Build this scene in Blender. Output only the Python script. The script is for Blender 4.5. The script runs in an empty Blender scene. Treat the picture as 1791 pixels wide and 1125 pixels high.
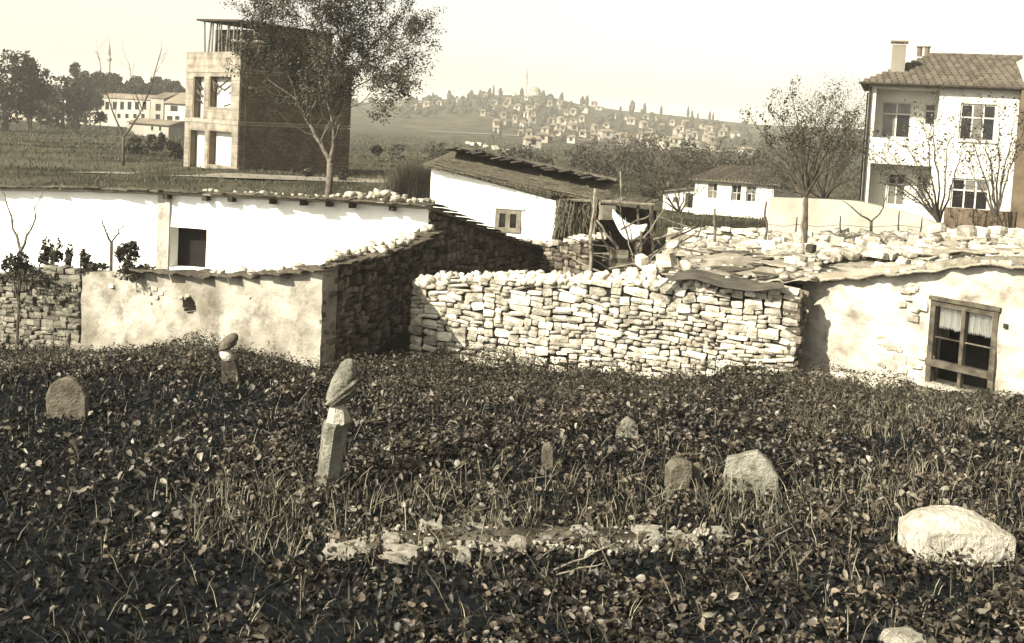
import bpy, bmesh, math, random
import numpy as np
from mathutils import Vector, Matrix, noise
random.seed(7); rng = np.random.default_rng(7)
C = bpy.context.scene.collection
sc = bpy.context.scene
R = math.radians
# ------------------------------------------------------------------ camera, sky, sun, exposure
FPX, CX, CY, CAMZ = 1900.0, 895.5, 337.0, 5.0
PITCH, ROLL = R(4.0), R(3.0)
_f = Vector((0, math.cos(PITCH), -math.sin(PITCH)))
_r0 = Vector((1, 0, 0)); _u0 = _r0.cross(_f)
CR = _r0 * math.cos(ROLL) + _u0 * math.sin(ROLL)
CU = _u0 * math.cos(ROLL) - _r0 * math.sin(ROLL)
cam_d = bpy.data.cameras.new('camera'); cam = bpy.data.objects.new('camera', cam_d); C.objects.link(cam)
M = Matrix((CR, CU, -_f)).transposed().to_4x4(); M.translation = (0, 0, CAMZ); cam.matrix_world = M
cam_d.sensor_width = 36; cam_d.lens = 36 * FPX / 1791; cam_d.shift_y = -(562.5 - CY) / 1791
cam_d.clip_start = 0.1; cam_d.clip_end = 9000
sc.camera = cam
SUN_AZ = Vector((-0.76, -0.65, 0)).normalized(); SUN_EL = R(34)
w = bpy.data.worlds.new('World'); sc.world = w; w.use_nodes = True
nt = w.node_tree; bg = nt.nodes['Background']
sky = nt.nodes.new('ShaderNodeTexSky'); sky.sky_type = 'NISHITA'; sky.sun_disc = False
sky.sun_elevation = SUN_EL; sky.sun_rotation = math.atan2(SUN_AZ.x, SUN_AZ.y) % (2 * math.pi)
sky.air_density = 1.0; sky.dust_density = 2.5; sky.ozone_density = 1.0
bw = nt.nodes.new('ShaderNodeRGBToBW'); tint = nt.nodes.new('ShaderNodeMix'); tint.data_type = 'RGBA'; tint.blend_type = 'MULTIPLY'
tint.inputs[0].default_value = 1; tint.inputs[7].default_value = (1.0, 0.975, 0.87, 1)
nt.links.new(sky.outputs[0], bw.inputs[0]); nt.links.new(bw.outputs[0], tint.inputs[6]); nt.links.new(tint.outputs[2], bg.inputs[0])
bg.inputs[1].default_value = 0.104
sl = bpy.data.lights.new('sun', 'SUN'); sl.energy = 4.9; sl.angle = R(0.53); sl.color = (1.0, 0.925, 0.78)
so = bpy.data.objects.new('sun', sl); C.objects.link(so)
sd = Vector((SUN_AZ.x * math.cos(SUN_EL), SUN_AZ.y * math.cos(SUN_EL), math.sin(SUN_EL)))
so.rotation_euler = sd.to_track_quat('Z', 'Y').to_euler(); so.location = (-20, -20, 40)
sc.view_settings.view_transform = 'Standard'; sc.view_settings.look = 'None'; sc.view_settings.gamma = 1
sc.view_settings.exposure = 1.45
sc.render.engine = 'CYCLES'; sc.cycles.use_denoising = True; sc.cycles.max_bounces = 4; sc.cycles.diffuse_bounces = 2
sc.cycles.volume_bounces = 0
# ------------------------------------------------------------------ projection helpers
def ray(px, py):
    d = _f + CR * ((px - CX) / FPX) - CU * ((py - CY) / FPX)
    return d / d.y
def P(px, py, D):
    d = ray(px, py); return Vector((d.x * D, D, CAMZ + d.z * D))
def proj(p):
    v = Vector(p) - Vector((0, 0, CAMZ)); z = v.dot(_f)
    return CX + FPX * v.dot(CR) / z, CY - FPX * v.dot(CU) / z
def lerp(a, b, t): return a + (b - a) * t
def interp(x, pts):
    if x <= pts[0][0]: return pts[0][1]
    for (a, va), (b, vb) in zip(pts, pts[1:]):
        if x <= b: return va + (vb - va) * (x - a) / (b - a)
    return pts[-1][1]
def N3(x, y, z=0.0): return noise.noise(Vector((x, y, z)))
# ------------------------------------------------------------------ terrain height
ctrl = [P(*t) for t in [(100,1125,9.0),(895,1125,9.1),(1700,1125,9.3),(570,860,13),(117,734,16),(1310,866,13.5),(958,822,14),
    (1097,768,15.5),(1680,975,11.5),(400,668,18),(562,645,20.5),(720,622,23),(1395,655,20.8),(1420,655,21.6),(1700,695,19.0),(1791,700,18.2),(1620,690,19.8),
    (140,618,24.9),(0,608,26),(900,648,22.3),(1100,660,21.7),(1280,376,65),(1170,372,66),(350,296,71),(420,299,68),(600,305,75),(1650,418,44),
    (1500,418,46),(1780,425,42),(700,318,60),(200,300,70)]]
ctrl += [Vector(t) for t in [(-6,28,0),(0,30,0.1),(-14,28,-.3),(4,32,.3),(0,45,.5),(6,45,.5),(12,30,.9),(18,30,1.0),(-12,45,.4),(-25,40,0.1),
    (0,0,.6),(-8,0,.5),(8,0,.7),(30,40,1.1),(0,-20,.8),(-30,10,0.0),(30,10,1.2),(0,90,.3),(-40,90,.3),(40,90,.2)]]
CA = np.array([[c.x, c.y, c.z] for c in ctrl])
RIDGE = [(-400,158),(0,158),(320,160),(500,170),(620,180),(700,176),(780,172),(860,166),(940,166),(1000,181),(1080,193),(1160,201),(1240,210),(1320,218),(1500,226),(1800,243),(2300,266)]
def near_z(x, y):
    d = (CA[:, 0] - x) ** 2 + (CA[:, 1] - y) ** 2 + 0.5
    ww = d ** -1.7
    return float((ww * CA[:, 2]).sum() / ww.sum())
def far_z(x, y):
    b = interp(y, [(90, .3), (180, -1.2), (300, -3), (470, -3.2), (6000, -3)])
    if y > 430:
        px = CX + x / y * FPX
        hy = 204 + (px - 895) * .0524
        rz = 5 + (hy - interp(px, RIDGE)) / FPX * 760
        t = min(1, max(0, (y - 450) / 310)); t = t * t * (3 - 2 * t) * .5 + t * .5
        b = lerp(b, rz, t)
        if y > 800: b = lerp(rz, 2.0, min(1, (y - 800) / 700))
        b += 1.0 * N3(x * .012, y * .012) * min(1, (y - 430) / 100) * (1 if y < 900 else .3)
    return b
def gz(x, y):
    if y < 70: z = near_z(x, y)
    elif y < 110: z = lerp(near_z(x, y), far_z(x, y), (y - 70) / 40)
    else: z = far_z(x, y)
    if y < 400: z += .035 * N3(x * .9, y * .9) + (.15 * N3(x * .08, y * .08, 3) if y > 30 else 0)
    return z
def G(px, py, lo=6, hi=900):
    d = ray(px, py); D = lo
    while D < hi:
        if CAMZ + d.z * D < gz(d.x * D, D): break
        D *= 1.01
    return Vector((d.x * D, D, gz(d.x * D, D)))
# ------------------------------------------------------------------ materials
PALE = {'whitewash': 1, 'house_white': .85, 'old_plaster': .60, 'shaded_brown_stone': .62, 'patched_plaster': .70, 'limestone': 1.12, 'white_stone': .95, 'white_cloth': .9, 'white_paint': .55, 'grave_marble': .92, 'roof_tile': .52, 'roof_tile_mass': .52,
        'ground_leaf': .39, 'shaded_leaf': .5, 'weed': .5, 'ground': .52, 'field_grass': .62, 'roof_earth': .85, 'felt_sheet': .8, 'dark_soil': .6, 'dry_grass': .9}
def mat(name, c1, c2, scale=4, rough=.9, bump=.3, bscale=None, var=0.0, island=0.0, detail=6, contrast=(.35, .65), spec=.2, layer=None, world=False):
    kk = PALE.get(name, .68); c1 = tuple(c * kk for c in c1); c2 = tuple(c * kk for c in c2)
    if layer: layer = (tuple(c * kk for c in layer[0]),) + tuple(layer[1:])
    m = bpy.data.materials.new(name); m.use_nodes = True; n = m.node_tree; L = n.links
    b = n.nodes['Principled BSDF']; b.inputs['Roughness'].default_value = rough; b.inputs['Specular IOR Level'].default_value = spec
    tc = n.nodes.new('ShaderNodeTexCoord'); no = n.nodes.new('ShaderNodeTexNoise'); no.inputs['Scale'].default_value = scale; no.inputs['Detail'].default_value = detail
    if world: tc = n.nodes.new('ShaderNodeNewGeometry'); tco = tc.outputs['Position']
    else: tco = tc.outputs['Object']
    L.new(tco, no.inputs['Vector'])
    cr = n.nodes.new('ShaderNodeValToRGB'); cr.color_ramp.elements[0].position, cr.color_ramp.elements[1].position = contrast
    cr.color_ramp.elements[0].color = (*c1, 1); cr.color_ramp.elements[1].color = (*c2, 1)
    L.new(no.outputs[0], cr.inputs[0]); out = cr.outputs[0]
    if layer:                                             # (colour, scale, low, high): stains or worn patches
        col, s2, lo, hi = layer
        n2 = n.nodes.new('ShaderNodeTexNoise'); n2.inputs['Scale'].default_value = s2; n2.inputs['Detail'].default_value = 9; n2.inputs['Roughness'].default_value = .65
        L.new(tco, n2.inputs['Vector'])
        mr = n.nodes.new('ShaderNodeMapRange'); mr.inputs[1].default_value = lo; mr.inputs[2].default_value = hi
        L.new(n2.outputs[0], mr.inputs[0])
        mx = n.nodes.new('ShaderNodeMix'); mx.data_type = 'RGBA'; L.new(mr.outputs[0], mx.inputs[0]); L.new(out, mx.inputs[6]); mx.inputs[7].default_value = (*col, 1)
        out = mx.outputs[2]
    if var or island:
        if island: g = n.nodes.new('ShaderNodeNewGeometry'); src = g.outputs['Random Per Island']; a = island
        else: g = n.nodes.new('ShaderNodeObjectInfo'); src = g.outputs['Random']; a = var
        mr = n.nodes.new('ShaderNodeMapRange'); mr.inputs[3].default_value = 1 - a; mr.inputs[4].default_value = 1 + a
        L.new(src, mr.inputs[0]); vm = n.nodes.new('ShaderNodeVectorMath'); vm.operation = 'SCALE'
        L.new(out, vm.inputs[0]); L.new(mr.outputs[0], vm.inputs['Scale']); out = vm.outputs[0]
    L.new(out, b.inputs['Base Color'])
    if bump:
        nb = n.nodes.new('ShaderNodeTexNoise'); nb.inputs['Scale'].default_value = bscale or scale * 3; nb.inputs['Detail'].default_value = 8; nb.inputs['Roughness'].default_value = .6
        L.new(tco, nb.inputs['Vector'])
        bp = n.nodes.new('ShaderNodeBump'); bp.inputs['Strength'].default_value = bump; bp.inputs['Distance'].default_value = .05
        L.new(nb.outputs[0], bp.inputs['Height']); L.new(bp.outputs[0], b.inputs['Normal'])
    return m
def brickmat(name, c1, c2, cm, bw_=.24, bh=.075):
    m = mat(name, c1, c2, 1.2, bump=0); n = m.node_tree; L = n.links; b = n.nodes['Principled BSDF']
    tc = n.nodes.new('ShaderNodeTexCoord'); br = n.nodes.new('ShaderNodeTexBrick')
    br.inputs['Scale'].default_value = 1; br.inputs['Brick Width'].default_value = bw_; br.inputs['Row Height'].default_value = bh; br.inputs['Mortar Size'].default_value = .009
    br.inputs['Color1'].default_value = (*c1, 1); br.inputs['Color2'].default_value = (*c2, 1); br.inputs['Mortar'].default_value = (*cm, 1)
    sx = n.nodes.new('ShaderNodeSeparateXYZ'); cx = n.nodes.new('ShaderNodeCombineXYZ'); ad = n.nodes.new('ShaderNodeMath'); ad.operation = 'ADD'
    L.new(tc.outputs['Object'], sx.inputs[0]); L.new(sx.outputs[0], ad.inputs[0]); L.new(sx.outputs[1], ad.inputs[1]); L.new(ad.outputs[0], cx.inputs[0]); L.new(sx.outputs[2], cx.inputs[1])
    L.new(cx.outputs[0], br.inputs['Vector'])
    n2 = n.nodes.new('ShaderNodeTexNoise'); n2.inputs['Scale'].default_value = 1.3; n2.inputs['Detail'].default_value = 10; L.new(tc.outputs['Object'], n2.inputs['Vector'])
    mr = n.nodes.new('ShaderNodeMapRange'); mr.inputs[1].default_value = .35; mr.inputs[2].default_value = .7; mr.inputs[3].default_value = .6; mr.inputs[4].default_value = 1.35; L.new(n2.outputs[0], mr.inputs[0])
    vm = n.nodes.new('ShaderNodeVectorMath'); vm.operation = 'SCALE'; L.new(br.outputs[0], vm.inputs[0]); L.new(mr.outputs[0], vm.inputs['Scale'])
    L.new(vm.outputs[0], b.inputs['Base Color']); return m
WHITE = mat('whitewash', (.78, .76, .69), (.86, .84, .78), 1.5, bump=.35, bscale=5, layer=((.24, .205, .15), 2.2, .64, .80))
PLASTER = mat('old_plaster', (.22, .197, .152), (.52, .485, .405), 1.0, bump=1.0, bscale=7, layer=((.085, .07, .048), 2.4, .52, .78), detail=12)
PLASTER2 = mat('patched_plaster', (.38, .345, .275), (.60, .565, .49), 1.0, bump=1.0, bscale=6, layer=((.17, .14, .10), 1.5, .50, .72), detail=12)
CREAM = mat('cream_wall', (.36, .335, .27), (.46, .43, .36), 1.0, bump=.2, layer=((.27, .235, .17), .8, .55, .8))
HWHITE = mat('house_white', (.50, .48, .41), (.62, .60, .53), .7, bump=.15, layer=((.22, .19, .14), .8, .55, .80))
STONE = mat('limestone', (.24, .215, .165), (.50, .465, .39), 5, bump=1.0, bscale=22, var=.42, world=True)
STONEG = mat('grey_limestone', (.12, .11, .085), (.27, .25, .20), 5, bump=.8, bscale=16, var=.4, world=True)
STONED = mat('shaded_brown_stone', (.07, .058, .044), (.24, .205, .155), 4, bump=.8, bscale=14, var=.6, world=True)  # brown stone, darkened so the averted walls carry their shade in the colour
CORE = mat('wall_core', (.008, .007, .006), (.02, .017, .013), 6, bump=.6)
COREL = mat('wall_core_pale', (.03, .026, .02), (.07, .06, .045), 6, bump=.8)
GRAVE = mat('grave_marble', (.10, .097, .075), (.25, .24, .195), 3.5, bump=1.2, bscale=22, detail=10, layer=((.07, .065, .045), 5, .52, .72))
GRAVEB = mat('brown_grave_stone', (.085, .072, .052), (.19, .165, .125), 6, bump=1.0, bscale=25, layer=((.06, .05, .035), 7, .52, .7))
SLAB = mat('white_stone', (.26, .24, .19), (.46, .43, .36), 3, bump=1.0, bscale=20, layer=((.2, .17, .12), 6, .58, .75))
SOIL = mat('dark_soil', (.008, .011, .013), (.018, .018, .017), 2.0, rough=1, bump=.9, bscale=9, spec=0)
FIELD = None
EARTH = mat('dry_earth', (.055, .049, .037), (.125, .112, .085), 3, bump=1, bscale=14, spec=0)
ROOFE = mat('roof_earth', (.16, .14, .105), (.32, .29, .225), 2.5, bump=1, bscale=12, layer=((.42, .39, .32), 2, .5, .7))
FELT = mat('felt_sheet', (.19, .165, .125), (.29, .26, .205), 1.2, bump=.5, layer=((.36, .33, .27), 1.3, .5, .66))
FELTD = mat('dark_felt', (.06, .055, .045), (.12, .105, .08), 3, bump=.4)
WOOD = mat('old_wood', (.06, .05, .036), (.16, .138, .10), 6, bump=.6, bscale=30, var=.35)
WOODP = mat('pale_wood', (.15, .135, .10), (.27, .245, .19), 6, bump=.5, bscale=30, var=.2)
WOODD = mat('dark_wood', (.025, .021, .016), (.07, .055, .04), 6, bump=.5, var=.3)
REED = mat('reed_thatch', (.08, .07, .048), (.21, .185, .135), 14, bump=.8, bscale=40, island=.35)
DARK = mat('dark_interior', (.008, .007, .006), (.014, .012, .01), 3, bump=0)  # near-black colour standing in for the darkness inside rooms and openings
BARK = mat('pale_bark', (.09, .078, .058), (.23, .205, .16), 7, bump=.8, bscale=25)
BARKD = mat('dark_bark', (.05, .043, .032), (.12, .10, .075), 7, bump=.6)
LEAF_T = mat('tree_leaf', (.022, .021, .013), (.075, .068, .044), 1.5, rough=.6, bump=0, island=.5)
LEAF_D = mat('dark_leaf', (.018, .019, .013), (.05, .048, .032), 1.2, rough=.7, bump=0, island=.5)
LEAF_K = mat('shaded_leaf', (.008, .010, .010), (.022, .021, .017), 3.0, rough=.7, bump=0, island=.6, spec=.1)  # near-black leaf copy, shade of the undergrowth put into its colour
LEAF_G = mat('ground_leaf', (.018, .0165, .013), (.19, .152, .106), 2.2, rough=.5, bump=0, island=.9, spec=.3)
LEAF_B = mat('bright_leaf', (.10, .088, .064), (.22, .195, .15), 3.0, rough=.45, bump=0, island=.5, spec=.4)
WEED = mat('weed', (.028, .027, .018), (.09, .082, .053), 1.5, rough=.7, bump=0, island=.6)
GRASS = mat('dry_grass', (.075, .068, .047), (.22, .20, .14), 2, rough=.7, bump=0, island=.5)
GRASSF = mat('field_grass', (.05, .050, .032), (.11, .108, .07), .15, rough=.9, bump=0, island=.4)
TILE = mat('roof_tile', (.10, .085, .062), (.20, .172, .13), 5, bump=.5, var=.3)
TILEM = mat('roof_tile_mass', (.10, .085, .062), (.20, .172, .13), 5, bump=.5, island=.3)
SLATE = mat('roof_slate', (.035, .032, .027), (.10, .09, .07), 5, bump=.7, var=.4)
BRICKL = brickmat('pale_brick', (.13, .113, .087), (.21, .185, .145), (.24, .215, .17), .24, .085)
BRICKD = brickmat('shaded_brown_brick', (.018, .011, .007), (.12, .075, .047), (.10, .078, .056), .30, .11)  # darker brick copy: shade of the building's averted side is in the colour
CONC = mat('concrete', (.24, .215, .17), (.36, .335, .275), 3, bump=.3)
CONCD = mat('brown_concrete', (.13, .10, .065), (.2, .155, .10), 3, bump=.3)
PATH = mat('pale_path', (.20, .18, .14), (.29, .265, .21), .5, bump=.4)
PANEL = mat('brown_board', (.10, .075, .045), (.17, .13, .085), 2, bump=.2)
CLOTH = mat('white_cloth', (.70, .68, .62), (.78, .76, .70), 3, bump=.1)
FAR1 = mat('far_wall_pale', (.34, .315, .26), (.46, .43, .36), .3, bump=0, var=.25)
FAR2 = mat('far_wall_brown', (.22, .19, .14), (.36, .32, .25), .3, bump=0, var=.3)
FARR = mat('far_roof', (.14, .115, .08), (.24, .20, .15), .3, bump=0, var=.35)
TRIM = mat('white_paint', (.70, .68, .60), (.76, .74, .66), 3, bump=.1)
def glassmat():
    m = mat('window_glass', (.012, .012, .012), (.022, .021, .02), 2, rough=.12, bump=0, spec=.5); return m
GLASS = glassmat()
GLASS2 = mat('curtained_glass', (.10, .095, .08), (.2, .19, .16), 3, rough=.25, bump=0, spec=.5)
# ------------------------------------------------------------------ object helpers
def T(o, label=None, cat=None, group=None, kind=None):
    if label: o['label'] = label
    if cat: o['category'] = cat
    if group: o['group'] = group
    if kind: o['kind'] = kind
    return o
def empty(name, loc, label, cat, group=None):
    o = bpy.data.objects.new(name, None); C.objects.link(o); o.location = loc; o.empty_display_size = .2
    return T(o, label, cat, group)
def link(o, parent=None):
    C.objects.link(o)
    if parent is not None:
        o.parent = parent
        p = parent; off = Vector((0, 0, 0))
        while p is not None: off += Vector(p.location); p = p.parent
        o.location = Vector(o.location) - off
    return o
def fast(name, V, Fc, m, parent=None, smooth=False):
    V = np.asarray(V, dtype=np.float32); Fc = np.asarray(Fc, dtype=np.int32); k = Fc.shape[1]
    me = bpy.data.meshes.new(name); me.vertices.add(len(V)); me.vertices.foreach_set('co', V.ravel())
    me.loops.add(Fc.size); me.loops.foreach_set('vertex_index', Fc.ravel())
    me.polygons.add(len(Fc)); me.polygons.foreach_set('loop_start', np.arange(0, Fc.size, k, dtype=np.int32))
    me.polygons.foreach_set('loop_total', np.full(len(Fc), k, dtype=np.int32))
    if smooth: me.polygons.foreach_set('use_smooth', np.ones(len(Fc), dtype=bool))
    me.update(calc_edges=True); me.validate(); me.materials.append(m)
    return link(bpy.data.objects.new(name, me), parent)
class MB:
    def __init__(s): s.v = []; s.f = []
    def add(s, vs, fs):
        o = len(s.v); s.v += [tuple(v) for v in vs]; s.f += [tuple(i + o for i in f) for f in fs]
    def hexa(s, p):        # 8 points: bottom 0-3 ccw, top 4-7
        s.add(p, [(0, 3, 2, 1), (4, 5, 6, 7), (0, 1, 5, 4), (1, 2, 6, 5), (2, 3, 7, 6), (3, 0, 4, 7)])
    def box(s, c, sz, rz=0, rot=None):
        hx, hy, hz = [a / 2 for a in sz]; m = rot or Matrix.Rotation(rz, 3, 'Z'); c = Vector(c)
        s.hexa([c + m @ Vector(q) for q in [(-hx, -hy, -hz), (hx, -hy, -hz), (hx, hy, -hz), (-hx, hy, -hz), (-hx, -hy, hz), (hx, -hy, hz), (hx, hy, hz), (-hx, hy, hz)]])
    def tube(s, pts, rad, n=6, cap=True):
        pts = [Vector(p) for p in pts]; o = len(s.v); up = Vector((.3, .2, 1)).normalized(); N = len(pts)
        for i, p in enumerate(pts):
            t = (pts[min(i + 1, N - 1)] - pts[max(i - 1, 0)])
            t = t.normalized() if t.length > 1e-9 else Vector((0, 0, 1))
            a = t.cross(up)
            if a.length < .1: a = t.cross(Vector((1, 0, 0)))
            a.normalize(); b = t.cross(a); r = rad[i] if hasattr(rad, '__len__') else rad
            for k in range(n):
                th = 2 * math.pi * k / n; s.v.append(tuple(p + (a * math.cos(th) + b * math.sin(th)) * r))
        for i in range(N - 1):
            for k in range(n):
                k2 = (k + 1) % n; s.f.append((o + i * n + k, o + i * n + k2, o + (i + 1) * n + k2, o + (i + 1) * n + k))
        if cap: s.f.append(tuple(o + k for k in range(n - 1, -1, -1))); s.f.append(tuple(o + (N - 1) * n + k for k in range(n)))
    def build(s, name, m, parent=None, smooth=False):
        me = bpy.data.meshes.new(name); me.from_pydata(s.v, [], s.f); me.update(); me.materials.append(m)
        if smooth: me.polygons.foreach_set('use_smooth', [True] * len(me.polygons))
        return link(bpy.data.objects.new(name, me), parent)
def wob_tube(a, b, r0, r1, w=.04, n=6, seg=6, seed=0):
    mb = MB(); a = Vector(a); b = Vector(b); L_ = (b - a).length; pts = []; rs = []
    for i in range(seg + 1):
        t = i / seg; p = a.lerp(b, t); k = w * L_ * math.sin(math.pi * t) if 0 < t < 1 else 0
        p += Vector((N3(t * 3, seed, 1), N3(t * 3, seed, 5), .3 * N3(t * 3, seed, 9))) * k * 2
        pts.append(p); rs.append(lerp(r0, r1, t) * (1 + .15 * N3(t * 9, seed, 2)))
    mb.tube(pts, rs, n); return mb
class Fr:                                                 # a vertical wall plane: A -> B left to right as seen from outside
    def __init__(s, A, B):
        s.A = Vector((A[0], A[1], 0)); s.B = Vector((B[0], B[1], 0)); d = s.B - s.A; s.L = d.length; s.u = d / s.L; s.n = Vector((s.u.y, -s.u.x, 0))
    def pt(s, a, z, t=0): return s.A + s.u * a + s.n * t + Vector((0, 0, z))
    def hit(s, px, py, t=0):
        d = ray(px, py); A = s.A + s.n * t; k = A.dot(s.n) / d.dot(s.n); q = d * k
        return (q - A).dot(s.u), CAMZ + q.z
    def rect(s, x0, y0, x1, y1, t=0):                     # photo box -> (s0, s1, z0, z1)
        a = [s.hit(x0, y0, t), s.hit(x1, y0, t), s.hit(x1, y1, t), s.hit(x0, y1, t)]
        return ((a[0][0] + a[3][0]) / 2, (a[1][0] + a[2][0]) / 2, (a[2][1] + a[3][1]) / 2, (a[0][1] + a[1][1]) / 2)
    def box(s, mb, s0, s1, z0, z1, t0, t1):
        mb.hexa([s.pt(s0, z0, t1), s.pt(s1, z0, t1), s.pt(s1, z0, t0), s.pt(s0, z0, t0), s.pt(s0, z1, t1), s.pt(s1, z1, t1), s.pt(s1, z1, t0), s.pt(s0, z1, t0)])
    def tops(s, pts): return [s.hit(x, y) for x, y in pts]
def slab_wall(name, fr, s0, s1, zb, zt, holes, m, parent, thick=.35, amp=.015, step=.25, holeamp=True, t=0):
    zbf = zb if callable(zb) else (lambda a: zb); ztf = zt if callable(zt) else (lambda a: zt)
    zmax = max(ztf(lerp(s0, s1, i / 40)) for i in range(41)); zmin = min(zbf(lerp(s0, s1, i / 40)) for i in range(41))
    def lines(a, b, ex):
        n = max(1, int((b - a) / step)); ls = [a + (b - a) * i / n for i in range(n + 1)]
        ls = [x for x in ls if all(abs(x - e) > step * .3 for e in ex) or x in (a, b)] + [e for e in ex if a < e < b]
        return sorted(set(ls))
    S = lines(s0, s1, [lerp(h[0], h[1], q / 10) for h in holes for q in (range(11) if len(h) > 4 else (0, 10))]); Z = lines(zmin, zmax + .001, [lerp(h[2], h[3], q / 10) for h in holes for q in (range(11) if len(h) > 4 else (0, 10))])
    ns, nz = len(S), len(Z); v = []; 
    for side in (0, 1):
        for a in S:
            for z in Z:
                zz = min(z, ztf(a)); q = fr.pt(a, zz)
                d = amp * (N3(q.x * 1.3, q.y * 1.3, q.z * 1.3) + .6 * N3(q.x * 4, q.y * 4, q.z * 4)) * 1.6 if side == 0 else 0
                v.append(fr.pt(a, zz, t + (d if side == 0 else -thick)))
    mk = np.zeros((ns - 1, nz - 1), bool)
    for i in range(ns - 1):
        for j in range(nz - 1):
            cs, cz = (S[i] + S[i + 1]) / 2, (Z[j] + Z[j + 1]) / 2
            if Z[j] >= max(ztf(S[i]), ztf(S[i + 1])) - 1e-4: continue
            if any(h[0] < cs < h[1] and h[2] < cz < h[3] and (len(h) == 4 or ((cs - (h[0] + h[1]) / 2) / (h[1] - h[0]) * 2) ** 2 + ((cz - (h[2] + h[3]) / 2) / (h[3] - h[2]) * 2) ** 2 < 1 + .4 * N3(cs * 9, cz * 9)) for h in holes): continue
            mk[i, j] = True
    f = []; K = ns * nz; I = lambda i, j: i * nz + j
    for i in range(ns - 1):
        for j in range(nz - 1):
            if not mk[i, j]: continue
            a, b, c, d = I(i, j), I(i + 1, j), I(i + 1, j + 1), I(i, j + 1)
            f += [(a, b, c, d), (a + K, d + K, c + K, b + K)]
            if i == 0 or not mk[i - 1, j]: f.append((a, d, d + K, a + K))
            if i == ns - 2 or not mk[i + 1, j]: f.append((b, b + K, c + K, c))
            if j == 0 or not mk[i, j - 1]: f.append((a, a + K, b + K, b))
            if j == nz - 2 or not mk[i, j + 1]: f.append((d, c, c + K, d + K))
    me = bpy.data.meshes.new(name); me.from_pydata([tuple(x) for x in v], [], f); me.update(); me.materials.append(m)
    return link(bpy.data.objects.new(name, me), parent)
def window(fr, rc, parent, nx=2, ny=2, fw=.06, mw=.035, t=0, depth=.06, fm=None, name='window', back=None, glass=None):
    s0, s1, z0, z1 = rc; fm = fm or TRIM
    mb = MB()
    fr.box(mb, s0, s0 + fw, z0, z1, t - depth, t); fr.box(mb, s1 - fw, s1, z0, z1, t - depth, t)
    fr.box(mb, s0 + fw, s1 - fw, z0, z0 + fw, t - depth, t - .002); fr.box(mb, s0 + fw, s1 - fw, z1 - fw, z1, t - depth, t - .002)
    wd = mb.build(name, fm, parent)
    xs = [lerp(s0 + fw, s1 - fw, i / nx) for i in range(nx + 1)]
    zs = [lerp(z0 + fw, z1 - fw, j / ny) for j in range(ny + 1)] if not hasattr(ny, '__len__') else [lerp(z0 + fw, z1 - fw, q) for q in ny]
    b = MB()
    for x in xs[1:-1]: fr.box(b, x - mw / 2, x + mw / 2, z0 + fw, z1 - fw, t - depth * .8, t - .008)
    for z in zs[1:-1]: fr.box(b, s0 + fw, s1 - fw, z - mw / 2, z + mw / 2, t - depth * .7, t - .012)
    if b.v: b.build('glazing_bar', fm, wd)
    for i in range(nx):
        for j in range(len(zs) - 1):
            g = MB(); fr.box(g, xs[i], xs[i + 1], zs[j], zs[j + 1], t - depth * .62, t - depth * .5); g.build('pane', glass or (GLASS2 if random.random() < .35 else GLASS), wd)
    return wd
# ------------------------------------------------------------------ stones
def stone_mesh(seed, sph=.25, rough=.16, m=None, cuts=1):
    bm = bmesh.new(); bmesh.ops.create_cube(bm, size=1.0)
    bmesh.ops.subdivide_edges(bm, edges=bm.edges[:], cuts=cuts, use_grid_fill=True)
    for v in bm.verts:
        c = v.co.copy(); r = c.length; c = c.lerp(c.normalized() * .62, sph)
        d = Vector((N3(c.x * 2.1 + seed * 7, c.y * 2.1, c.z * 2.1), N3(c.x * 2.1, c.y * 2.1 + seed * 5, c.z * 2.1 + 9), N3(c.x * 2.1 + 3, c.y * 2.1, c.z * 2.1 + seed * 3)))
        v.co = c + d * rough
    me = bpy.data.meshes.new('stone'); bm.to_mesh(me); bm.free(); me.materials.append(m or STONE); return me
WALLST = [stone_mesh(i, .36, .32, STONE) for i in range(14)]
WALLSTG = [stone_mesh(i, .30, .22, STONEG) for i in range(10)]
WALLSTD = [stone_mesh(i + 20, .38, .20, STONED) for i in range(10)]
RUB = [stone_mesh(i + 40, .28, .42, STONE) for i in range(14)]
RUBD = [stone_mesh(i + 60, .55, .30, STONED) for i in range(6)]
def put_stone(me, c, size, rot, parent=None, name='stone'):
    o = bpy.data.objects.new(name, me); o.location = c; o.scale = size; o.rotation_euler = rot
    return link(o, parent)
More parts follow.
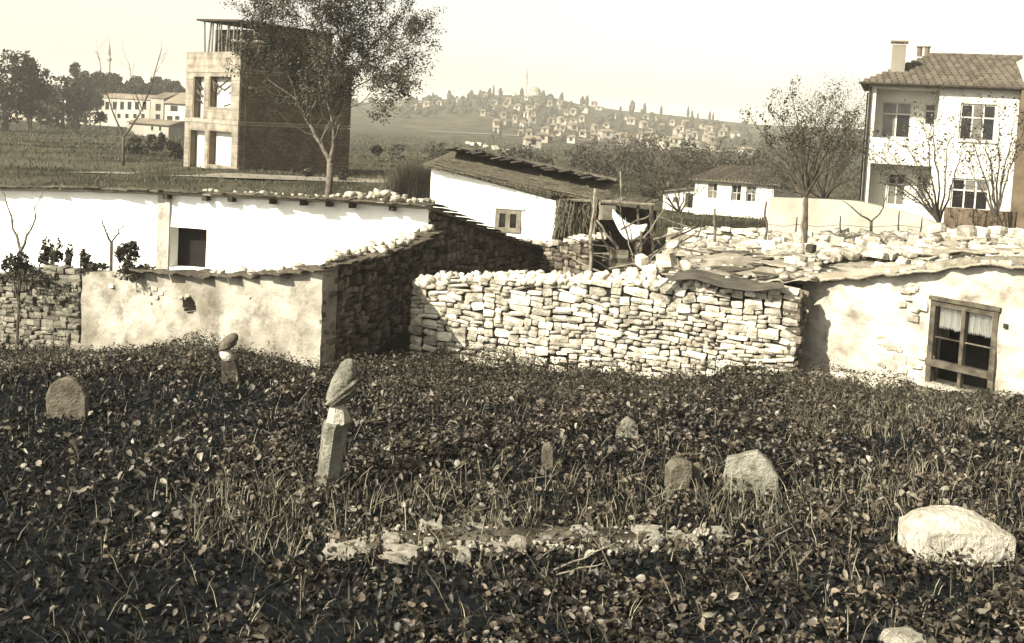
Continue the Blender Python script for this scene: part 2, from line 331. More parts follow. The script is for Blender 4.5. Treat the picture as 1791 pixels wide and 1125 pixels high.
def pack(L_, zb, zt, wr, hr, rnd):                       # random rubble masonry: fill the skyline plateau by plateau
    dx = .02; n = int(L_ / dx); sky_ = [zb(i * dx) for i in range(n)]
    base = sum(sky_) / n; sky_ = [base + round((z - base) / .06) * .06 for z in sky_]; top = [zt(i * dx) for i in range(n)]
    out = []; guard = 0
    while guard < 6000:
        guard += 1
        act = [i for i in range(n) if sky_[i] < top[i] - .03]
        if not act: break
        i0 = min(act, key=lambda i: sky_[i] - top[i] * .0); lo = sky_[i0]
        a = i0
        while a > 0 and abs(sky_[a - 1] - lo) < .012: a -= 1
        b = i0
        while b < n - 1 and abs(sky_[b + 1] - lo) < .012: b += 1
        wd = (b - a + 1) * dx
        nb = [sky_[a - 1] if a > 0 else 9e9, sky_[b + 1] if b < n - 1 else 9e9]; rise = min(nb) - lo
        hh_ = hr[0] + (hr[1] - hr[0]) * rnd.random() ** 1.3; wst = min(wr[1], max(wr[0], hh_ * rnd.uniform(.8, 2.9)))
        if wd < wr[0] * .75:
            if rise > 9: rise = hr[0]
            h = max(rise, .012)
            if h > .035: out.append((a * dx, lo, wd, h))
            for i in range(a, b + 1): sky_[i] = lo + h
            continue
        if wd - wst < wr[0] * .75: wst = wd
        if wst > wr[1] * 1.25: wst = wd / 2
        h = min(hh_, wst * 1.05)
        if rise < h * 1.5 and rise > hr[0] * .8: h = rise
        k = int(round(wst / dx)); right = rnd.random() < .5
        ia = b - k + 1 if right else a; ia = max(ia, a)
        h = max(.03, min(h, min(top[ia:min(n, ia + k)]) - lo + .07))
        out.append((ia * dx, lo, k * dx, h))
        for i in range(ia, min(n, ia + k)): sky_[i] = lo + h
    return out
def masonry(root, fr, s0, s1, zb, zt, meshes, core, wr=(.10, .42), hr=(.06, .17), limit=300, depth=.3, thick=.45, seed=1, jut=.03):
    rnd = random.Random(seed)
    cells = pack(s1 - s0, lambda a: zb(a + s0), lambda a: zt(a + s0), wr, hr, rnd)
    cells.sort(key=lambda c: -c[2] * c[3])
    yaw = math.atan2(fr.u.y, fr.u.x); extra = []
    for k, (a, z, wd, h) in enumerate(cells):
        wz = lambda q: .055 * N3(q * 1.1, z * 1.6, seed) + .03 * N3(q * 3.2, z * 3, seed)
        am = a + wd / 2; tl = math.atan2(wz(am + .08) - wz(am - .08), .16)
        c = fr.pt(s0 + a + wd / 2, z + h / 2 + wz(am), -depth / 2 + rnd.uniform(-jut, jut) - .01)
        rot = (rnd.uniform(-.14, .14), rnd.uniform(-.15, .15) - tl, yaw + rnd.uniform(-.09, .09))
        gp_ = .90 if meshes is WALLSTD else .97; sz = (wd * rnd.uniform(.90, 1.10) * gp_, depth * rnd.uniform(.85, 1.2), h * rnd.uniform(.84, 1.12) * gp_)
        if k < limit: put_stone(rnd.choice(meshes), c, sz, rot, root)
        else: extra.append((rnd.choice(meshes), Matrix.LocRotScale(c, __import__('mathutils').Euler(rot), Vector(sz))))
    if extra: joined('small_stones', extra, root)
    if core:
        mb = MB(); n = max(2, int((s1 - s0) / .3))
        for i in range(n):
            a, b = lerp(s0, s1, i / n), lerp(s0, s1, (i + 1) / n)
            za, zc = zt(a) - .05, zt(b) - .05
            mb.hexa([fr.pt(a, zb(a) - .3, -.07), fr.pt(b, zb(b) - .3, -.07), fr.pt(b, zb(b) - .3, -thick), fr.pt(a, zb(a) - .3, -thick),
                     fr.pt(a, za, -.07), fr.pt(b, zc, -.07), fr.pt(b, zc, -thick), fr.pt(a, za, -thick)])
        mb.build('wall_core', core, root)
def joined(name, items, root, stuff=True):
    V = []; Fc = []; o = 0; mt = None
    for me, mx in items:
        co = np.empty(len(me.vertices) * 3, np.float32); me.vertices.foreach_get('co', co); co = co.reshape(-1, 3)
        m3 = np.array(mx); V.append(co @ m3[:3, :3].T + m3[:3, 3])
        Fc.append(np.array([p.vertices[:] for p in me.polygons]) + o); o += len(co); mt = me.materials[0]
    ob = fast(name, np.vstack(V), np.vstack(Fc), mt, root)
    if stuff: ob['kind'] = 'stuff'
    return ob
POOL = []
def loose(pos, size, label, group, meshes=None, name='loose_stone', cat='stone', flat=.7, rnd=random):
    if name == 'loose_stone':
        sz = Vector((size * rnd.uniform(.8, 1.3), size * rnd.uniform(.7, 1.1), size * flat * rnd.uniform(.7, 1.1)))
        POOL.append((size / pos[1], rnd.choice(meshes or RUB), Vector(pos) + Vector((0, 0, sz.z * .35)), sz, (rnd.uniform(-.3, .3), rnd.uniform(-.3, .3), rnd.uniform(0, 6.3)), label, cat, group)); return
    sz = Vector((size * rnd.uniform(.8, 1.3), size * rnd.uniform(.7, 1.1), size * flat * rnd.uniform(.7, 1.1)))
    o = put_stone(rnd.choice(meshes or RUB), Vector(pos) + Vector((0, 0, sz.z * .35)), sz, (rnd.uniform(-.3, .3), rnd.uniform(-.3, .3), rnd.uniform(0, 6.3)), None, name)
    return T(o, label, cat, group)
# ------------------------------------------------------------------ foliage
def leaf_mesh(name, ctr, size, m, parent=None, up=.6, aspect=.5, fold=.25, seed=0, adir=None):
    r = np.random.default_rng(seed); n = len(ctr); ctr = np.asarray(ctr, float); size = np.asarray(size, float).reshape(-1, 1) * np.ones((n, 1))
    nrm = r.normal(size=(n, 3)); nrm /= np.linalg.norm(nrm, axis=1, keepdims=True); nrm[:, 2] = np.abs(nrm[:, 2]) + up; nrm /= np.linalg.norm(nrm, axis=1, keepdims=True)
    a = r.normal(size=(n, 3)) if adir is None else r.normal(size=(n, 3)) * .5 + np.array(adir)
    a -= (a * nrm).sum(1, keepdims=True) * nrm; a /= np.linalg.norm(a, axis=1, keepdims=True) + 1e-9
    b = np.cross(nrm, a)
    asp = (aspect * r.uniform(.6, 1.25, n))[:, None]; cl = r.uniform(-.1, fold, n)[:, None]; rib = r.uniform(.02, .12, n)[:, None]
    q = lambda u, v, w_: ctr + a * size * u + b * size * asp * v + nrm * size * w_
    if len(ctr) > 60000 or fold < .3:
        V = np.stack([q(-.5, 0, 0), q(0, .5, cl * .3), q(.5, 0, -cl * .4), q(0, -.5, cl * .3)], 1).reshape(-1, 3); i = np.arange(n) * 4
        return fast(name, V, np.concatenate([np.stack([i, i + 2, i + 1], 1), np.stack([i, i + 3, i + 2], 1)]), m, parent)
    V = np.stack([q(-.5, 0, 0), q(-.28, .42, cl * .35), q(.12, .40, cl * .3), q(.5, 0, -cl * .7), q(.12, -.40, cl * .3), q(-.28, -.42, cl * .35), q(-.05, 0, -rib)], 1).reshape(-1, 3)
    i = np.arange(n) * 7
    return fast(name, V, np.concatenate([np.stack([i + 6, i + k, i + (k + 1) % 6], 1) for k in range(6)]), m, parent)
def blades(name, base, h, w_, m, parent=None, lean=.35, seed=0):
    r = np.random.default_rng(seed); n = len(base); base = np.asarray(base, float); h = np.asarray(h, float).reshape(-1, 1) * np.ones((n, 1)); w_ = np.asarray(w_, float).reshape(-1, 1) * np.ones((n, 1))
    th = r.uniform(0, 6.283, n); s = np.stack([np.cos(th), np.sin(th), np.zeros(n)], 1)
    ln = r.normal(size=(n, 3)) * lean; ln[:, 2] = 0
    mid = base + np.array([0, 0, 1]) * h * .55 + ln * h * .35; tip = base + np.array([0, 0, 1]) * h * .95 + ln * h
    V = np.stack([base - s * w_ * .5, base + s * w_ * .5, mid + s * w_ * .35, mid - s * w_ * .35, tip], 1).reshape(-1, 3)
    i = np.arange(n) * 5
    Fc = np.concatenate([np.stack([i, i + 1, i + 2], 1), np.stack([i, i + 2, i + 3], 1), np.stack([i + 3, i + 2, i + 4], 1)])
    return fast(name, V, Fc, m, parent)
def grow(mb, p, d, L_, r, lev, tips, rnd, up=.15, spread=.6, kids=3, wander=.16, n=5, ratio=.62):
    pts = [Vector(p)]; rs = [r]; d = Vector(d).normalized(); seg = 4 if lev > 1 else 3
    for i in range(seg):
        d = (d + Vector((rnd.gauss(0, wander), rnd.gauss(0, wander), rnd.gauss(0, wander) + up * .3))).normalized()
        pts.append(pts[-1] + d * L_ / seg); rs.append(r * (1 - .55 * (i + 1) / seg))
        if lev > 0 and i >= 1:
            for _ in range(kids if i == seg - 1 else max(1, kids - 1)):
                ax = d.orthogonal().normalized(); ax.rotate(Matrix.Rotation(rnd.uniform(0, 6.283), 3, d))
                nd = (d + ax * rnd.uniform(.4, 1.1) * spread + Vector((0, 0, up))).normalized()
                grow(mb, pts[-1], nd, L_ * ratio * rnd.uniform(.7, 1.15), rs[-1] * .62, lev - 1, tips, rnd, up, spread, kids, wander, max(3, n - 1), ratio)
        if lev <= 1: tips.append((pts[-1].copy(), d.copy()))
    mb.tube(pts, rs, n, cap=False)
# ------------------------------------------------------------------ ground
def make_ground():
    ys = list(np.arange(-30, 6, 2.0)) + list(np.arange(6, 30, .3)) + list(np.arange(30, 110, 1.6)) + list(np.geomspace(112, 1000, 80)) + list(np.geomspace(1060, 3500, 14))
    us = np.linspace(-1, 1, 150)
    V = []; 
    for y in ys:
        W = max(30, y * .75 + 15); 
        for u in us:
            x = u * W; V.append((x, y, gz(x, y)))
    n = len(us); Fc = []
    for i in range(len(ys) - 1):
        for j in range(n - 1): a = i * n + j; Fc.append((a, a + 1, a + n + 1, a + n))
    m = mat('ground', (.045, .043, .029), (.12, .112, .078), .16, rough=1, bump=1, bscale=2, detail=14, contrast=(.40, .60), spec=0, layer=((.16, .143, .105), .05, .52, .68))
    nn = m.node_tree; L = nn.links; b = nn.nodes['Principled BSDF']; src = b.inputs['Base Color'].links[0].from_socket
    g = nn.nodes.new('ShaderNodeNewGeometry'); sx = nn.nodes.new('ShaderNodeSeparateXYZ'); L.new(g.outputs['Position'], sx.inputs[0])
    def ramp(lo, hi, sock):
        mr = nn.nodes.new('ShaderNodeMapRange'); mr.inputs[1].default_value = lo; mr.inputs[2].default_value = hi; L.new(sock, mr.inputs[0]); return mr.outputs[0]
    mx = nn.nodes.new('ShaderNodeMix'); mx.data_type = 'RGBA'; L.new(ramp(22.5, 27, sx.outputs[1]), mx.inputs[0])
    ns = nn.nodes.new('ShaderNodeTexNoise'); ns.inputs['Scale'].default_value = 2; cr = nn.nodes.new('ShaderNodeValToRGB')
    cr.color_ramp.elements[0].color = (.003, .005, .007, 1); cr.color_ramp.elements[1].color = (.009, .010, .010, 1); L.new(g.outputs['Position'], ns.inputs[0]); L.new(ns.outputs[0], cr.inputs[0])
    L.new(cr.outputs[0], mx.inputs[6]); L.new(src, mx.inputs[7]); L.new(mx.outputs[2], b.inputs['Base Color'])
    o = fast('ground', V, Fc, m, smooth=True); T(o, kind='structure')
make_ground()
# ================================================================== WALLED YARD (left)
def zt_of(fr, pts, wob=.02, seed=0):
    q = [fr.hit(x, y) for x, y in pts]
    return lambda a: interp(a, q) + wob * N3(a * 2.2, seed, .5)
def ground_of(fr, off=0): return lambda a: gz(*fr.pt(a, 0).xy) + off
yw = empty('courtyard_wall', P(562, 640, 20.5), 'low yard wall with stained plaster front, round hole and shade-darkened rubble side', 'wall')
F1 = Fr(P(142, 540, 24.9), P(563, 540, 20.5))
zt1 = zt_of(F1, [(142, 476), (200, 478), (262, 476), (330, 480), (420, 484), (480, 480), (520, 475), (563, 470)], .03, 1)
hole = F1.rect(319, 520, 342, 550) + ('round',)
slab_wall('plaster_face', F1, 0, F1.L, lambda a: gz(*F1.pt(a, 0).xy) - .4, zt1, [hole], PLASTER, yw, thick=.40, amp=.035, step=.10)
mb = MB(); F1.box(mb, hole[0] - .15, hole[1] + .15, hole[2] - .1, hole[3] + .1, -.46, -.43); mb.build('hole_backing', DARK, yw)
# bare stones where the plaster has fallen
for k, (x, y, s_) in enumerate([(272, 505, .16), (283, 512, .13), (262, 512, .11), (275, 520, .12), (290, 505, .1), (196, 500, .13), (265, 530, .07), (318, 520, .1), (330, 517, .09), (437, 520, .06)]):
    a, z = F1.hit(x, y); put_stone(RUB[k % 12], F1.pt(a, z, .0), (s_ * 1.3, .09, s_ * .6), (0, .3 * N3(k, 3), math.atan2(F1.u.y, F1.u.x)), yw)
F2 = Fr(F1.B - F1.n * .42 + F1.u * .01, P(754, 440, 27.1))
zt2 = zt_of(F2, [(565, 474), (600, 460), (650, 448), (700, 432), (748, 408)], .05, 4)
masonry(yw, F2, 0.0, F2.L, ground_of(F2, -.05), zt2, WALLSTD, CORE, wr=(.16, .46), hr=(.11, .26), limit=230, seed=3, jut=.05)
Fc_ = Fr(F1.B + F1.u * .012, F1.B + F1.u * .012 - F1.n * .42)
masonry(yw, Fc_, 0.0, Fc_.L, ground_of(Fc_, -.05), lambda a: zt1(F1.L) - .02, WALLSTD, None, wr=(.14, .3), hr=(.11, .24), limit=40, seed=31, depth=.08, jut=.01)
# coping of boards and loose rubble along the tops
rnd = random.Random(5)
for fr, z_, nb in ((F1, zt1, 17), (F2, zt2, 12)):
    for k in range(nb):
        a = (k + .5) / nb * fr.L
        if fr is F1 and a < fr.L * .25: continue
        q = fr.pt(a, z_(a) + .02 + rnd.uniform(0, .02), .02 + rnd.uniform(-.05, .05)); mb = MB()
        mb.box((0, 0, 0), (fr.L / nb * rnd.uniform(.9, 1.35), rnd.uniform(.4, .6), .03), 0)
        o = mb.build('coping_board', WOOD, None); o.location = q; o.rotation_euler = (rnd.uniform(-.12, .12), rnd.uniform(-.06, .06), math.atan2(fr.u.y, fr.u.x) + rnd.uniform(-.1, .1)); C.objects.unlink(o); link(o, yw)
LB = 'pale loose rubble stone lying on the coping of the plastered yard wall'
for k in range(70):
    fr, z_ = (F1, zt1) if k % 5 < 1 else (F2, zt2)
    a = rnd.uniform(.55 if fr is F1 else 0, 1) * fr.L
    loose(fr.pt(a, z_(a) + .03 + rnd.uniform(0, .10 if fr is F2 else .02), rnd.uniform(-.35, .08)), rnd.uniform(.08, .22), LB, 'loose stones on the yard wall coping', rnd=rnd)
# rough stone wall at the far left
lw = empty('rubble_wall', P(60, 600, 25.5), 'overgrown rough rubble wall left of the plastered yard wall', 'wall')
F3 = Fr(P(-120, 540, 26.6), P(140, 540, 24.95))
zt3 = zt_of(F3, [(-120, 470), (0, 480), (60, 468), (140, 474)], .08, 7)
masonry(lw, F3, 0, F3.L - .02, ground_of(F3, -.05), zt3, WALLSTG, COREL, wr=(.13, .42), hr=(.09, .2), limit=280, seed=9, jut=.06)
# ================================================================== LONG WHITE HOUSE
lh = empty('white_house', P(400, 480, 27.5), 'long whitewashed low house with square dark opening behind the yard wall', 'house')
F4 = Fr(P(-260, 400, 30.5), P(748, 400, 27.1))
zt4 = zt_of(F4, [(-260, 322), (0, 330), (150, 332), (300, 338), (450, 345), (600, 352), (748, 363)], .0)
dop = F4.rect(298, 399, 361, 470)
slab_wall('wall', F4, 0, F4.L, -.6, lambda a: zt4(a), [dop], WHITE, lh, thick=.4, amp=.03, step=.3)
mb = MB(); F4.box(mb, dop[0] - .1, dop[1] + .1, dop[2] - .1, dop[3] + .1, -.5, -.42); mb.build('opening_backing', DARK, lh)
r_ = F4.rect(276, 345, 297, 480); mb = MB(); F4.box(mb, r_[0], r_[1], 0, zt4(r_[0]) - .03, -.1, .055); mb.build('pilaster', PLASTER2, lh)
F5 = Fr(F4.B + F4.n * .02 + F4.u * .02, P(932, 440, 33.0))
zt5 = zt_of(F5, [(748, 359), (800, 383), (870, 413), (932, 434)], .0)
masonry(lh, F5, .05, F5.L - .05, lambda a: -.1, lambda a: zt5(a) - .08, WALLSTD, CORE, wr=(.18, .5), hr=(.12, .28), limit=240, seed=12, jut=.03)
# roof: shallow earth slab whose back drops, edge of planks and slates
A4, B4, B5 = F4.pt(0, 0), F4.pt(F4.L, 0), F5.pt(F5.L, 0); back = (B5 - B4)
mb = MB(); n = 30
for i in range(n):
    a, b = F4.L * i / n, F4.L * (i + 1) / n + (.12 if i == n - 1 else 0)
    za, zb_ = zt4(a), zt4(b); zbk = zt5(F5.L) 
    pa, pb = F4.pt(a, 0, .22), F4.pt(b, 0, .22); 
    qa, qb = F4.pt(a, 0) + back, F4.pt(b, 0) + back; dz = zt5(F5.L) - zt5(0)
    mb.hexa([(*pa.xy, za), (*pb.xy, zb_), (*qb.xy, zb_ + dz), (*qa.xy, za + dz), (*pa.xy, za + .05), (*pb.xy, zb_ + .05), (*qb.xy, zb_ + dz + .08), (*qa.xy, za + dz + .08)])
rf = mb.build('roof', ROOFE, lh)
rnd = random.Random(8)
for k in range(58):
    a = k / 57 * F4.L; mb = MB(); mb.box((0, 0, 0), (rnd.uniform(.25, .5), rnd.uniform(.25, .42), .022))
    o = mb.build('eave_board', WOOD, None); o.location = F4.pt(a, zt4(a) + .055 + rnd.uniform(0, .04), .18 + rnd.uniform(-.06, .10) + (rnd.uniform(.05, .22) if k > 42 else 0)); o.rotation_euler = (rnd.uniform(-.1, .05), rnd.uniform(-.08, .08), math.atan2(F4.u.y, F4.u.x) + rnd.uniform(-.15, .15)); C.objects.unlink(o); link(o, rf)
for k, px in enumerate((297, 365, 410, 482, 535, 580, 620, 690)):
    a = F4.hit(px, 350)[0]; mb = MB(); F4.box(mb, a - .06, a + .06, zt4(a) - .14, zt4(a) - .01, -.1, .26); mb.build('joist_end', WOODD, lh)
for k in range(26):
    t = k / 25; a = t * F5.L; mb = MB(); mb.box((0, 0, 0), (rnd.uniform(.3, .42), rnd.uniform(.35, .55), .035))
    o = mb.build('roof_slate', SLATE, None); o.location = F5.pt(a, zt5(a) + .045 + (k % 2) * .02, .06 + rnd.uniform(-.03, .08)); sl_ = math.atan2(zt5(F5.L) - zt5(0), F5.L)
    o.rotation_euler = Matrix(((F5.u.x, -F5.u.y, 0), (F5.u.y, F5.u.x, 0), (0, 0, 1))).to_euler(); o.rotation_euler.rotate_axis('Y', -sl_ * .6); C.objects.unlink(o); link(o, rf)
LB = 'pale rubble stone weighting the roof edge of the long whitewashed house'
for k in range(110):
    if k < 55: px = rnd.uniform(598, 742); hgt = .22 * math.exp(-((px - 665) / 55) ** 2)
    else: px = rnd.uniform(330, 745); hgt = .03
    a = F4.hit(px, 350)[0]; t_ = rnd.uniform(-1.0, .1)
    loose(F4.pt(a, zt4(a) + .09 + hgt * rnd.random() + t_ * .10, t_), rnd.uniform(.09, .2) if k < 55 else rnd.uniform(.05, .13), LB, 'loose stones on the long white house roof', rnd=rnd)
# ================================================================== REED-ROOFED GABLE HOUSE
gh = empty('gable_house', P(860, 430, 37), 'small white gable-ended house with reed verge and little two-leaf window', 'house')
F6 = Fr(P(752, 350, 37.0), P(972, 380, 36.2))
zt6 = zt_of(F6, [(752, 292), (800, 305), (880, 326), (972, 352)], .0)
wr_ = F6.rect(866, 366, 911, 406)
slab_wall('wall', F6, 0, F6.L, -.4, zt6, [wr_], WHITE, gh, thick=.35, amp=.03, step=.25)
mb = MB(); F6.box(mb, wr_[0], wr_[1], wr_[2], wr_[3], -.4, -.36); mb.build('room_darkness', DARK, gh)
wdo = window(F6, wr_, gh, nx=2, ny=1, fw=.15, mw=.16, t=.06, depth=.1, fm=WOODP, glass=GLASS)
mb = MB(); F6.box(mb, wr_[0] - .05, wr_[1] + .1, wr_[3] + .003, wr_[3] + .05, -.05, .09); mb.build('lintel', TRIM, gh)
bk = Vector((-F6.n.x, -F6.n.y, 0)) * 6.5
for nm, fa, zz in (('side_wall', F6.pt(F6.L - .3, 0, -.36), zt6(F6.L) - .1), ('side_wall', F6.pt(0.01, 0, -.36), zt6(0) - .1)):
    mb = MB(); fa = Vector(fa); u = F6.u * .28
    mb.hexa([fa + Vector((0, 0, -.4)), fa + u + Vector((0, 0, -.4)), fa + u + bk + Vector((0, 0, -.4)), fa + bk + Vector((0, 0, -.4)), fa + Vector((0, 0, zz)), fa + u + Vector((0, 0, zz)), fa + u + bk + Vector((0, 0, zz)), fa + bk + Vector((0, 0, zz))])
    mb.build(nm, PLASTER, gh)
# roof plane: along the slope (s) and back (t)
sA, zA = F6.hit(745, 287); sB, zB = F6.hit(1052, 352)
sl6 = (zB - zA) / (sB - sA); ridge_s = F6.hit(775, 270)[0]
def rz6(a, t): 
    z = zA + sl6 * (a - sA) + .03
    return z + (-t) * .085 if t < 0 else z
mb = MB(); n = 24
for i in range(n):
    a, b = lerp(sA, sB, i / n), lerp(sA, sB, (i + 1) / n); tf, tb = .35, -5.5
    mb.hexa([F6.pt(a, rz6(a, tf) - .06, tf), F6.pt(b, rz6(b, tf) - .06, tf), F6.pt(b, rz6(b, tb) - .06, tb), F6.pt(a, rz6(a, tb) - .06, tb),
             F6.pt(a, rz6(a, tf), tf), F6.pt(b, rz6(b, tf), tf), F6.pt(b, rz6(b, tb), tb), F6.pt(a, rz6(a, tb), tb)])
rf6 = mb.build('roof', REED, gh)
rnd = random.Random(11); mb = MB()
for k in range(620):
    a = rnd.uniform(sA, sB - .5); t0 = rnd.uniform(-1.9, .40); L_ = rnd.uniform(.5, 1.3); dt = rnd.gauss(0, .05)
    p0 = F6.pt(a, rz6(a, t0) + rnd.uniform(.0, .05), t0); b = min(a + L_, sB + .15); p1 = F6.pt(b, rz6(b, t0 + dt) + rnd.uniform(0, .05), t0 + dt)
    mb.tube([p0, p1], .014, 3, cap=False)
for k in range(260):                                     # ragged fringe hanging under the verge
    a = rnd.uniform(sA, sB - .1); t0 = .36 + rnd.uniform(-.03, .03)
    p0 = F6.pt(a, rz6(a, 0) - .02, t0); mb.tube([p0, p0 + Vector((rnd.gauss(.05, .05), 0, -rnd.uniform(.04, .16)))], .010, 3, cap=False)
o = mb.build('reeds', REED, rf6); o['kind'] = 'stuff'
for k in range(17):                                      # stepped boards along the back of the roof, their ends lifted
    t = k / 16; a = lerp(sA + .35, sB - .2, t); mb = MB()
    mb.box((0, 0, 0), (.40, rnd.uniform(3.2, 4.6), .05), 0)
    o = mb.build('roof_board', SLATE, None); zc = rz6(a, -3.6) + .10
    o.location = F6.pt(a, zc, -3.7); o.rotation_euler = (R(-4.8 + rnd.uniform(-.7, .7)), R(-9 + rnd.uniform(-4, 3)), math.atan2(F6.u.y, F6.u.x) + R(rnd.uniform(-5, 5))); C.objects.unlink(o); link(o, rf6)
for k in range(18):
    a = lerp(sA + .2, sA + 1.8, rnd.random()); put_stone(rnd.choice(RUB if k % 3 else RUBD), F6.pt(a, rz6(a, -5.2) + .22 + rnd.uniform(0, .05), -5.2 + rnd.uniform(-.4, .4)), (.22, .18, .11), (0, 0, k), gh, 'ridge_stone')
# dark low yard wall right of the long house
dw = empty('dark_yard_wall', P(980, 490, 33), 'low shaded rubble wall topped with white stones below the gable house', 'wall')
F7 = Fr(P(918, 460, 33.1), P(1034, 460, 31.0)); zt7 = zt_of(F7, [(930, 432), (980, 428), (1034, 420)], .03, 2)
F7r = Fr(F7.A, F7.B)
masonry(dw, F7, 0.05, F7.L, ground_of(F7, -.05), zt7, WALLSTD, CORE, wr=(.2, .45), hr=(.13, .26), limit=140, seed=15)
for k in range(26):
    a = rnd.uniform(0, F7.L); put_stone(rnd.choice(RUB), F7.pt(a, zt7(a) + .05 + .08 * rnd.random(), -rnd.uniform(0, .4)), (rnd.uniform(.15, .35), .2, rnd.uniform(.1, .2)), (rnd.random() * .5, 0, k), dw)
# ================================================================== LEAN-TO, POLES AND LINE OF WASHING
ln = empty('lean_to', P(1060, 440, 35), 'ramshackle dark lean-to of poles beside the gable house', 'shed')
mb = MB(); a0, a1, a2, a3 = P(985, 350, 38.5), P(1150, 352, 37.5), P(1150, 352, 37.7), P(985, 350, 38.7)
mb.hexa([(*a0.xy, -.2), (*a1.xy, -.2), (*a2.xy, -.2), (*a3.xy, -.2), (*a0.xy, 2.15), (*a1.xy, 2.0), (*a2.xy, 2.0), (*a3.xy, 2.15)]); mb.build('back_wall', WOODD, ln)
def plank_roof(c0, c1, c2, c3, n, m, parent, rnd, nm='roof_board', th=.03):
    for i in range(n):
        t0, t1 = i / n, (i + .93) / n; q = [Vector(c0).lerp(c1, t0), Vector(c0).lerp(c1, t1), Vector(c3).lerp(c2, t1), Vector(c3).lerp(c2, t0)]
        e = Vector((0, 0, rnd.uniform(-.02, .03))); d = Vector((0, 0, th)); ext = rnd.uniform(-.12, .12); dv = (q[0] - q[3]).normalized() * ext
        mb = MB(); mb.hexa([q[0] + e + dv, q[1] + e + dv, q[2] + e, q[3] + e, q[0] + e + d + dv, q[1] + e + d + dv, q[2] + e + d, q[3] + e + d]); mb.build(nm, m, parent)
rnd = random.Random(21)
plank_roof(P(978, 350, 35.4), P(1142, 356, 34.6), P(1155, 349, 38.2), P(990, 344, 39.0), 12, WOOD, ln, rnd)
for k, (x0, y0, x1, y1, D0, r0) in enumerate([(1044, 345, 1036, 440, 34.8, .07), (1117, 352, 1115, 450, 35, .05), (1085, 300, 1087, 352, 35, .03), (1140, 352, 1142, 455, 34.6, .06), (978, 355, 968, 425, 36, .07), (1003, 352, 1002, 425, 35.6, .05), (1050, 352, 1049, 385, 34.7, .05)]):
    wob_tube(P(x0, y0, D0), P(x1, y1, D0), r0 * .8, r0, .05, seed=k).build('post', WOODP if k % 2 == 0 else WOOD, ln)
wob_tube(P(1000, 350, 35.1), P(1145, 358, 34.5), .05, .045, .02, seed=44).build('beam', WOODP, ln)
mb = MB(); 
for k in range(160):
    x = rnd.uniform(972, 1040); y = rnd.uniform(346, 362); p0 = P(x, y, 35 + rnd.random()); p1 = p0 + Vector((rnd.gauss(0, .25), 0, -rnd.uniform(.3, 1.3))); mb.tube([p0, (p0 + p1) / 2 + Vector((rnd.gauss(0, .08), 0, 0)), p1], .012, 3, cap=False)
o = mb.build('hanging_reeds', REED, ln); o['kind'] = 'stuff'
mb = MB(); mb.box(P(985, 392, 37), (.9, .1, 2.4)); mb.build('door', PANEL, ln)
mb = MB(); mb.box(P(1020, 395, 36.5), (.5, .1, 2.0)); mb.build('plank_panel', WOODD, ln)
# poles standing in the yard, each its own thing
def pole(x0, y0, x1, y1, D, r0, label, m=WOOD, seed=0, name='wooden_pole', cat='pole', D1=None, grp='poles stuck up around the lean-to'):
    o = wob_tube(P(x0, y0, D1 or D), P(x1, y1, D), r0 * .65, r0, .05, 6, 8, seed).build(name, m, None, smooth=True); return T(o, label, cat, grp)
pole(1041, 330, 1030, 492, 27.5, .055, 'tall crooked forked pole standing behind the pale stone wall', WOODP, 3)
pole(1034, 345, 1044, 400, 28.5, .04, 'short pole crossing the tall crooked pole by the lean-to', WOOD, 5)
pole(1139, 360, 1143, 455, 30, .05, 'weathered upright post right of the hanging white washing', WOOD, 6)
pole(1085, 330, 1086, 380, 31, .022, 'thin upright stick rising above the lean-to roof', WOOD, 7)
pole(1250, 365, 1250, 452, 28, .045, 'lone upright fence pole left of the pale rubble bank', WOOD, 8)
pole(1341, 352, 1338, 455, 27.5, .04, 'upright fence pole at the left end of the cream garden wall', WOOD, 9)
pole(1406, 345, 1403, 448, 25, .035, 'straight slim pole beside the bare garden tree trunk', WOODP, 10)
pole(1122, 405, 1119, 455, 29.5, .06, 'stumpy leaning post below the white washing', WOOD, 12)
pole(1148, 378, 1212, 400, 30, .025, 'thin slanting pole reaching down to the pale rubble bank', WOODP, 13, D1=30)
pole(1140, 375, 1085, 402, 30.5, .035, 'slanting pole in front of the hanging washing', WOOD, 14)
pole(1043, 385, 1082, 436, 29, .045, 'leaning prop pole beside the crooked forked pole', WOODP, 15)
pole(1047, 398, 1066, 440, 29.3, .04, 'second, shorter prop pole leaning by the crooked pole', WOOD, 16)
pole(1065, 470, 1128, 458, 26.5, .035, 'pale rail lying across the yard rubble by the grey crate', WOODP, 17)
pole(1066, 405, 1085, 450, 30, .02, 'thin dead stick leaning in the yard rubble', WOOD, 18)
pole(1100, 395, 1112, 440, 30, .02, 'bent twig standing in the yard rubble', WOOD, 19)
mb = MB(); nU, nV = 12, 7; c = [P(1073, 370, 31), P(1092, 382, 31), P(1124, 402, 31), P(1105, 405, 31), P(1075, 385, 31)]
for i in range(nU + 1):
    for j in range(nV + 1):
        u, v = i / nU, j / nV; top = P(lerp(1072, 1132, u), lerp(366, 392, u) + 12 * math.sin(math.pi * u), 31.2); h = .42 * math.sin(math.pi * min(1, u * .9 + .1)) + .08
        mb.v.append(tuple(top + Vector((0, .07 * N3(u * 6, v * 3), -v * h))))
for i in range(nU):
    for j in range(nV): a = i * (nV + 1) + j; mb.f.append((a, a + 1, a + nV + 2, a + nV + 1))
o = mb.build('hanging_cloth', CLOTH, None, True); T(o, 'white cloth sagging on the washing line in front of the dark lean-to', 'laundry')
sol = o.modifiers.new('thick', 'SOLIDIFY'); sol.thickness = .012
mb = MB(); mb.box(P(1063, 372, 33.5), (.42, .3, .42), .2); T(mb.build('wooden_box', WOODP, None), 'small grey box hung under the lean-to roof', 'box')
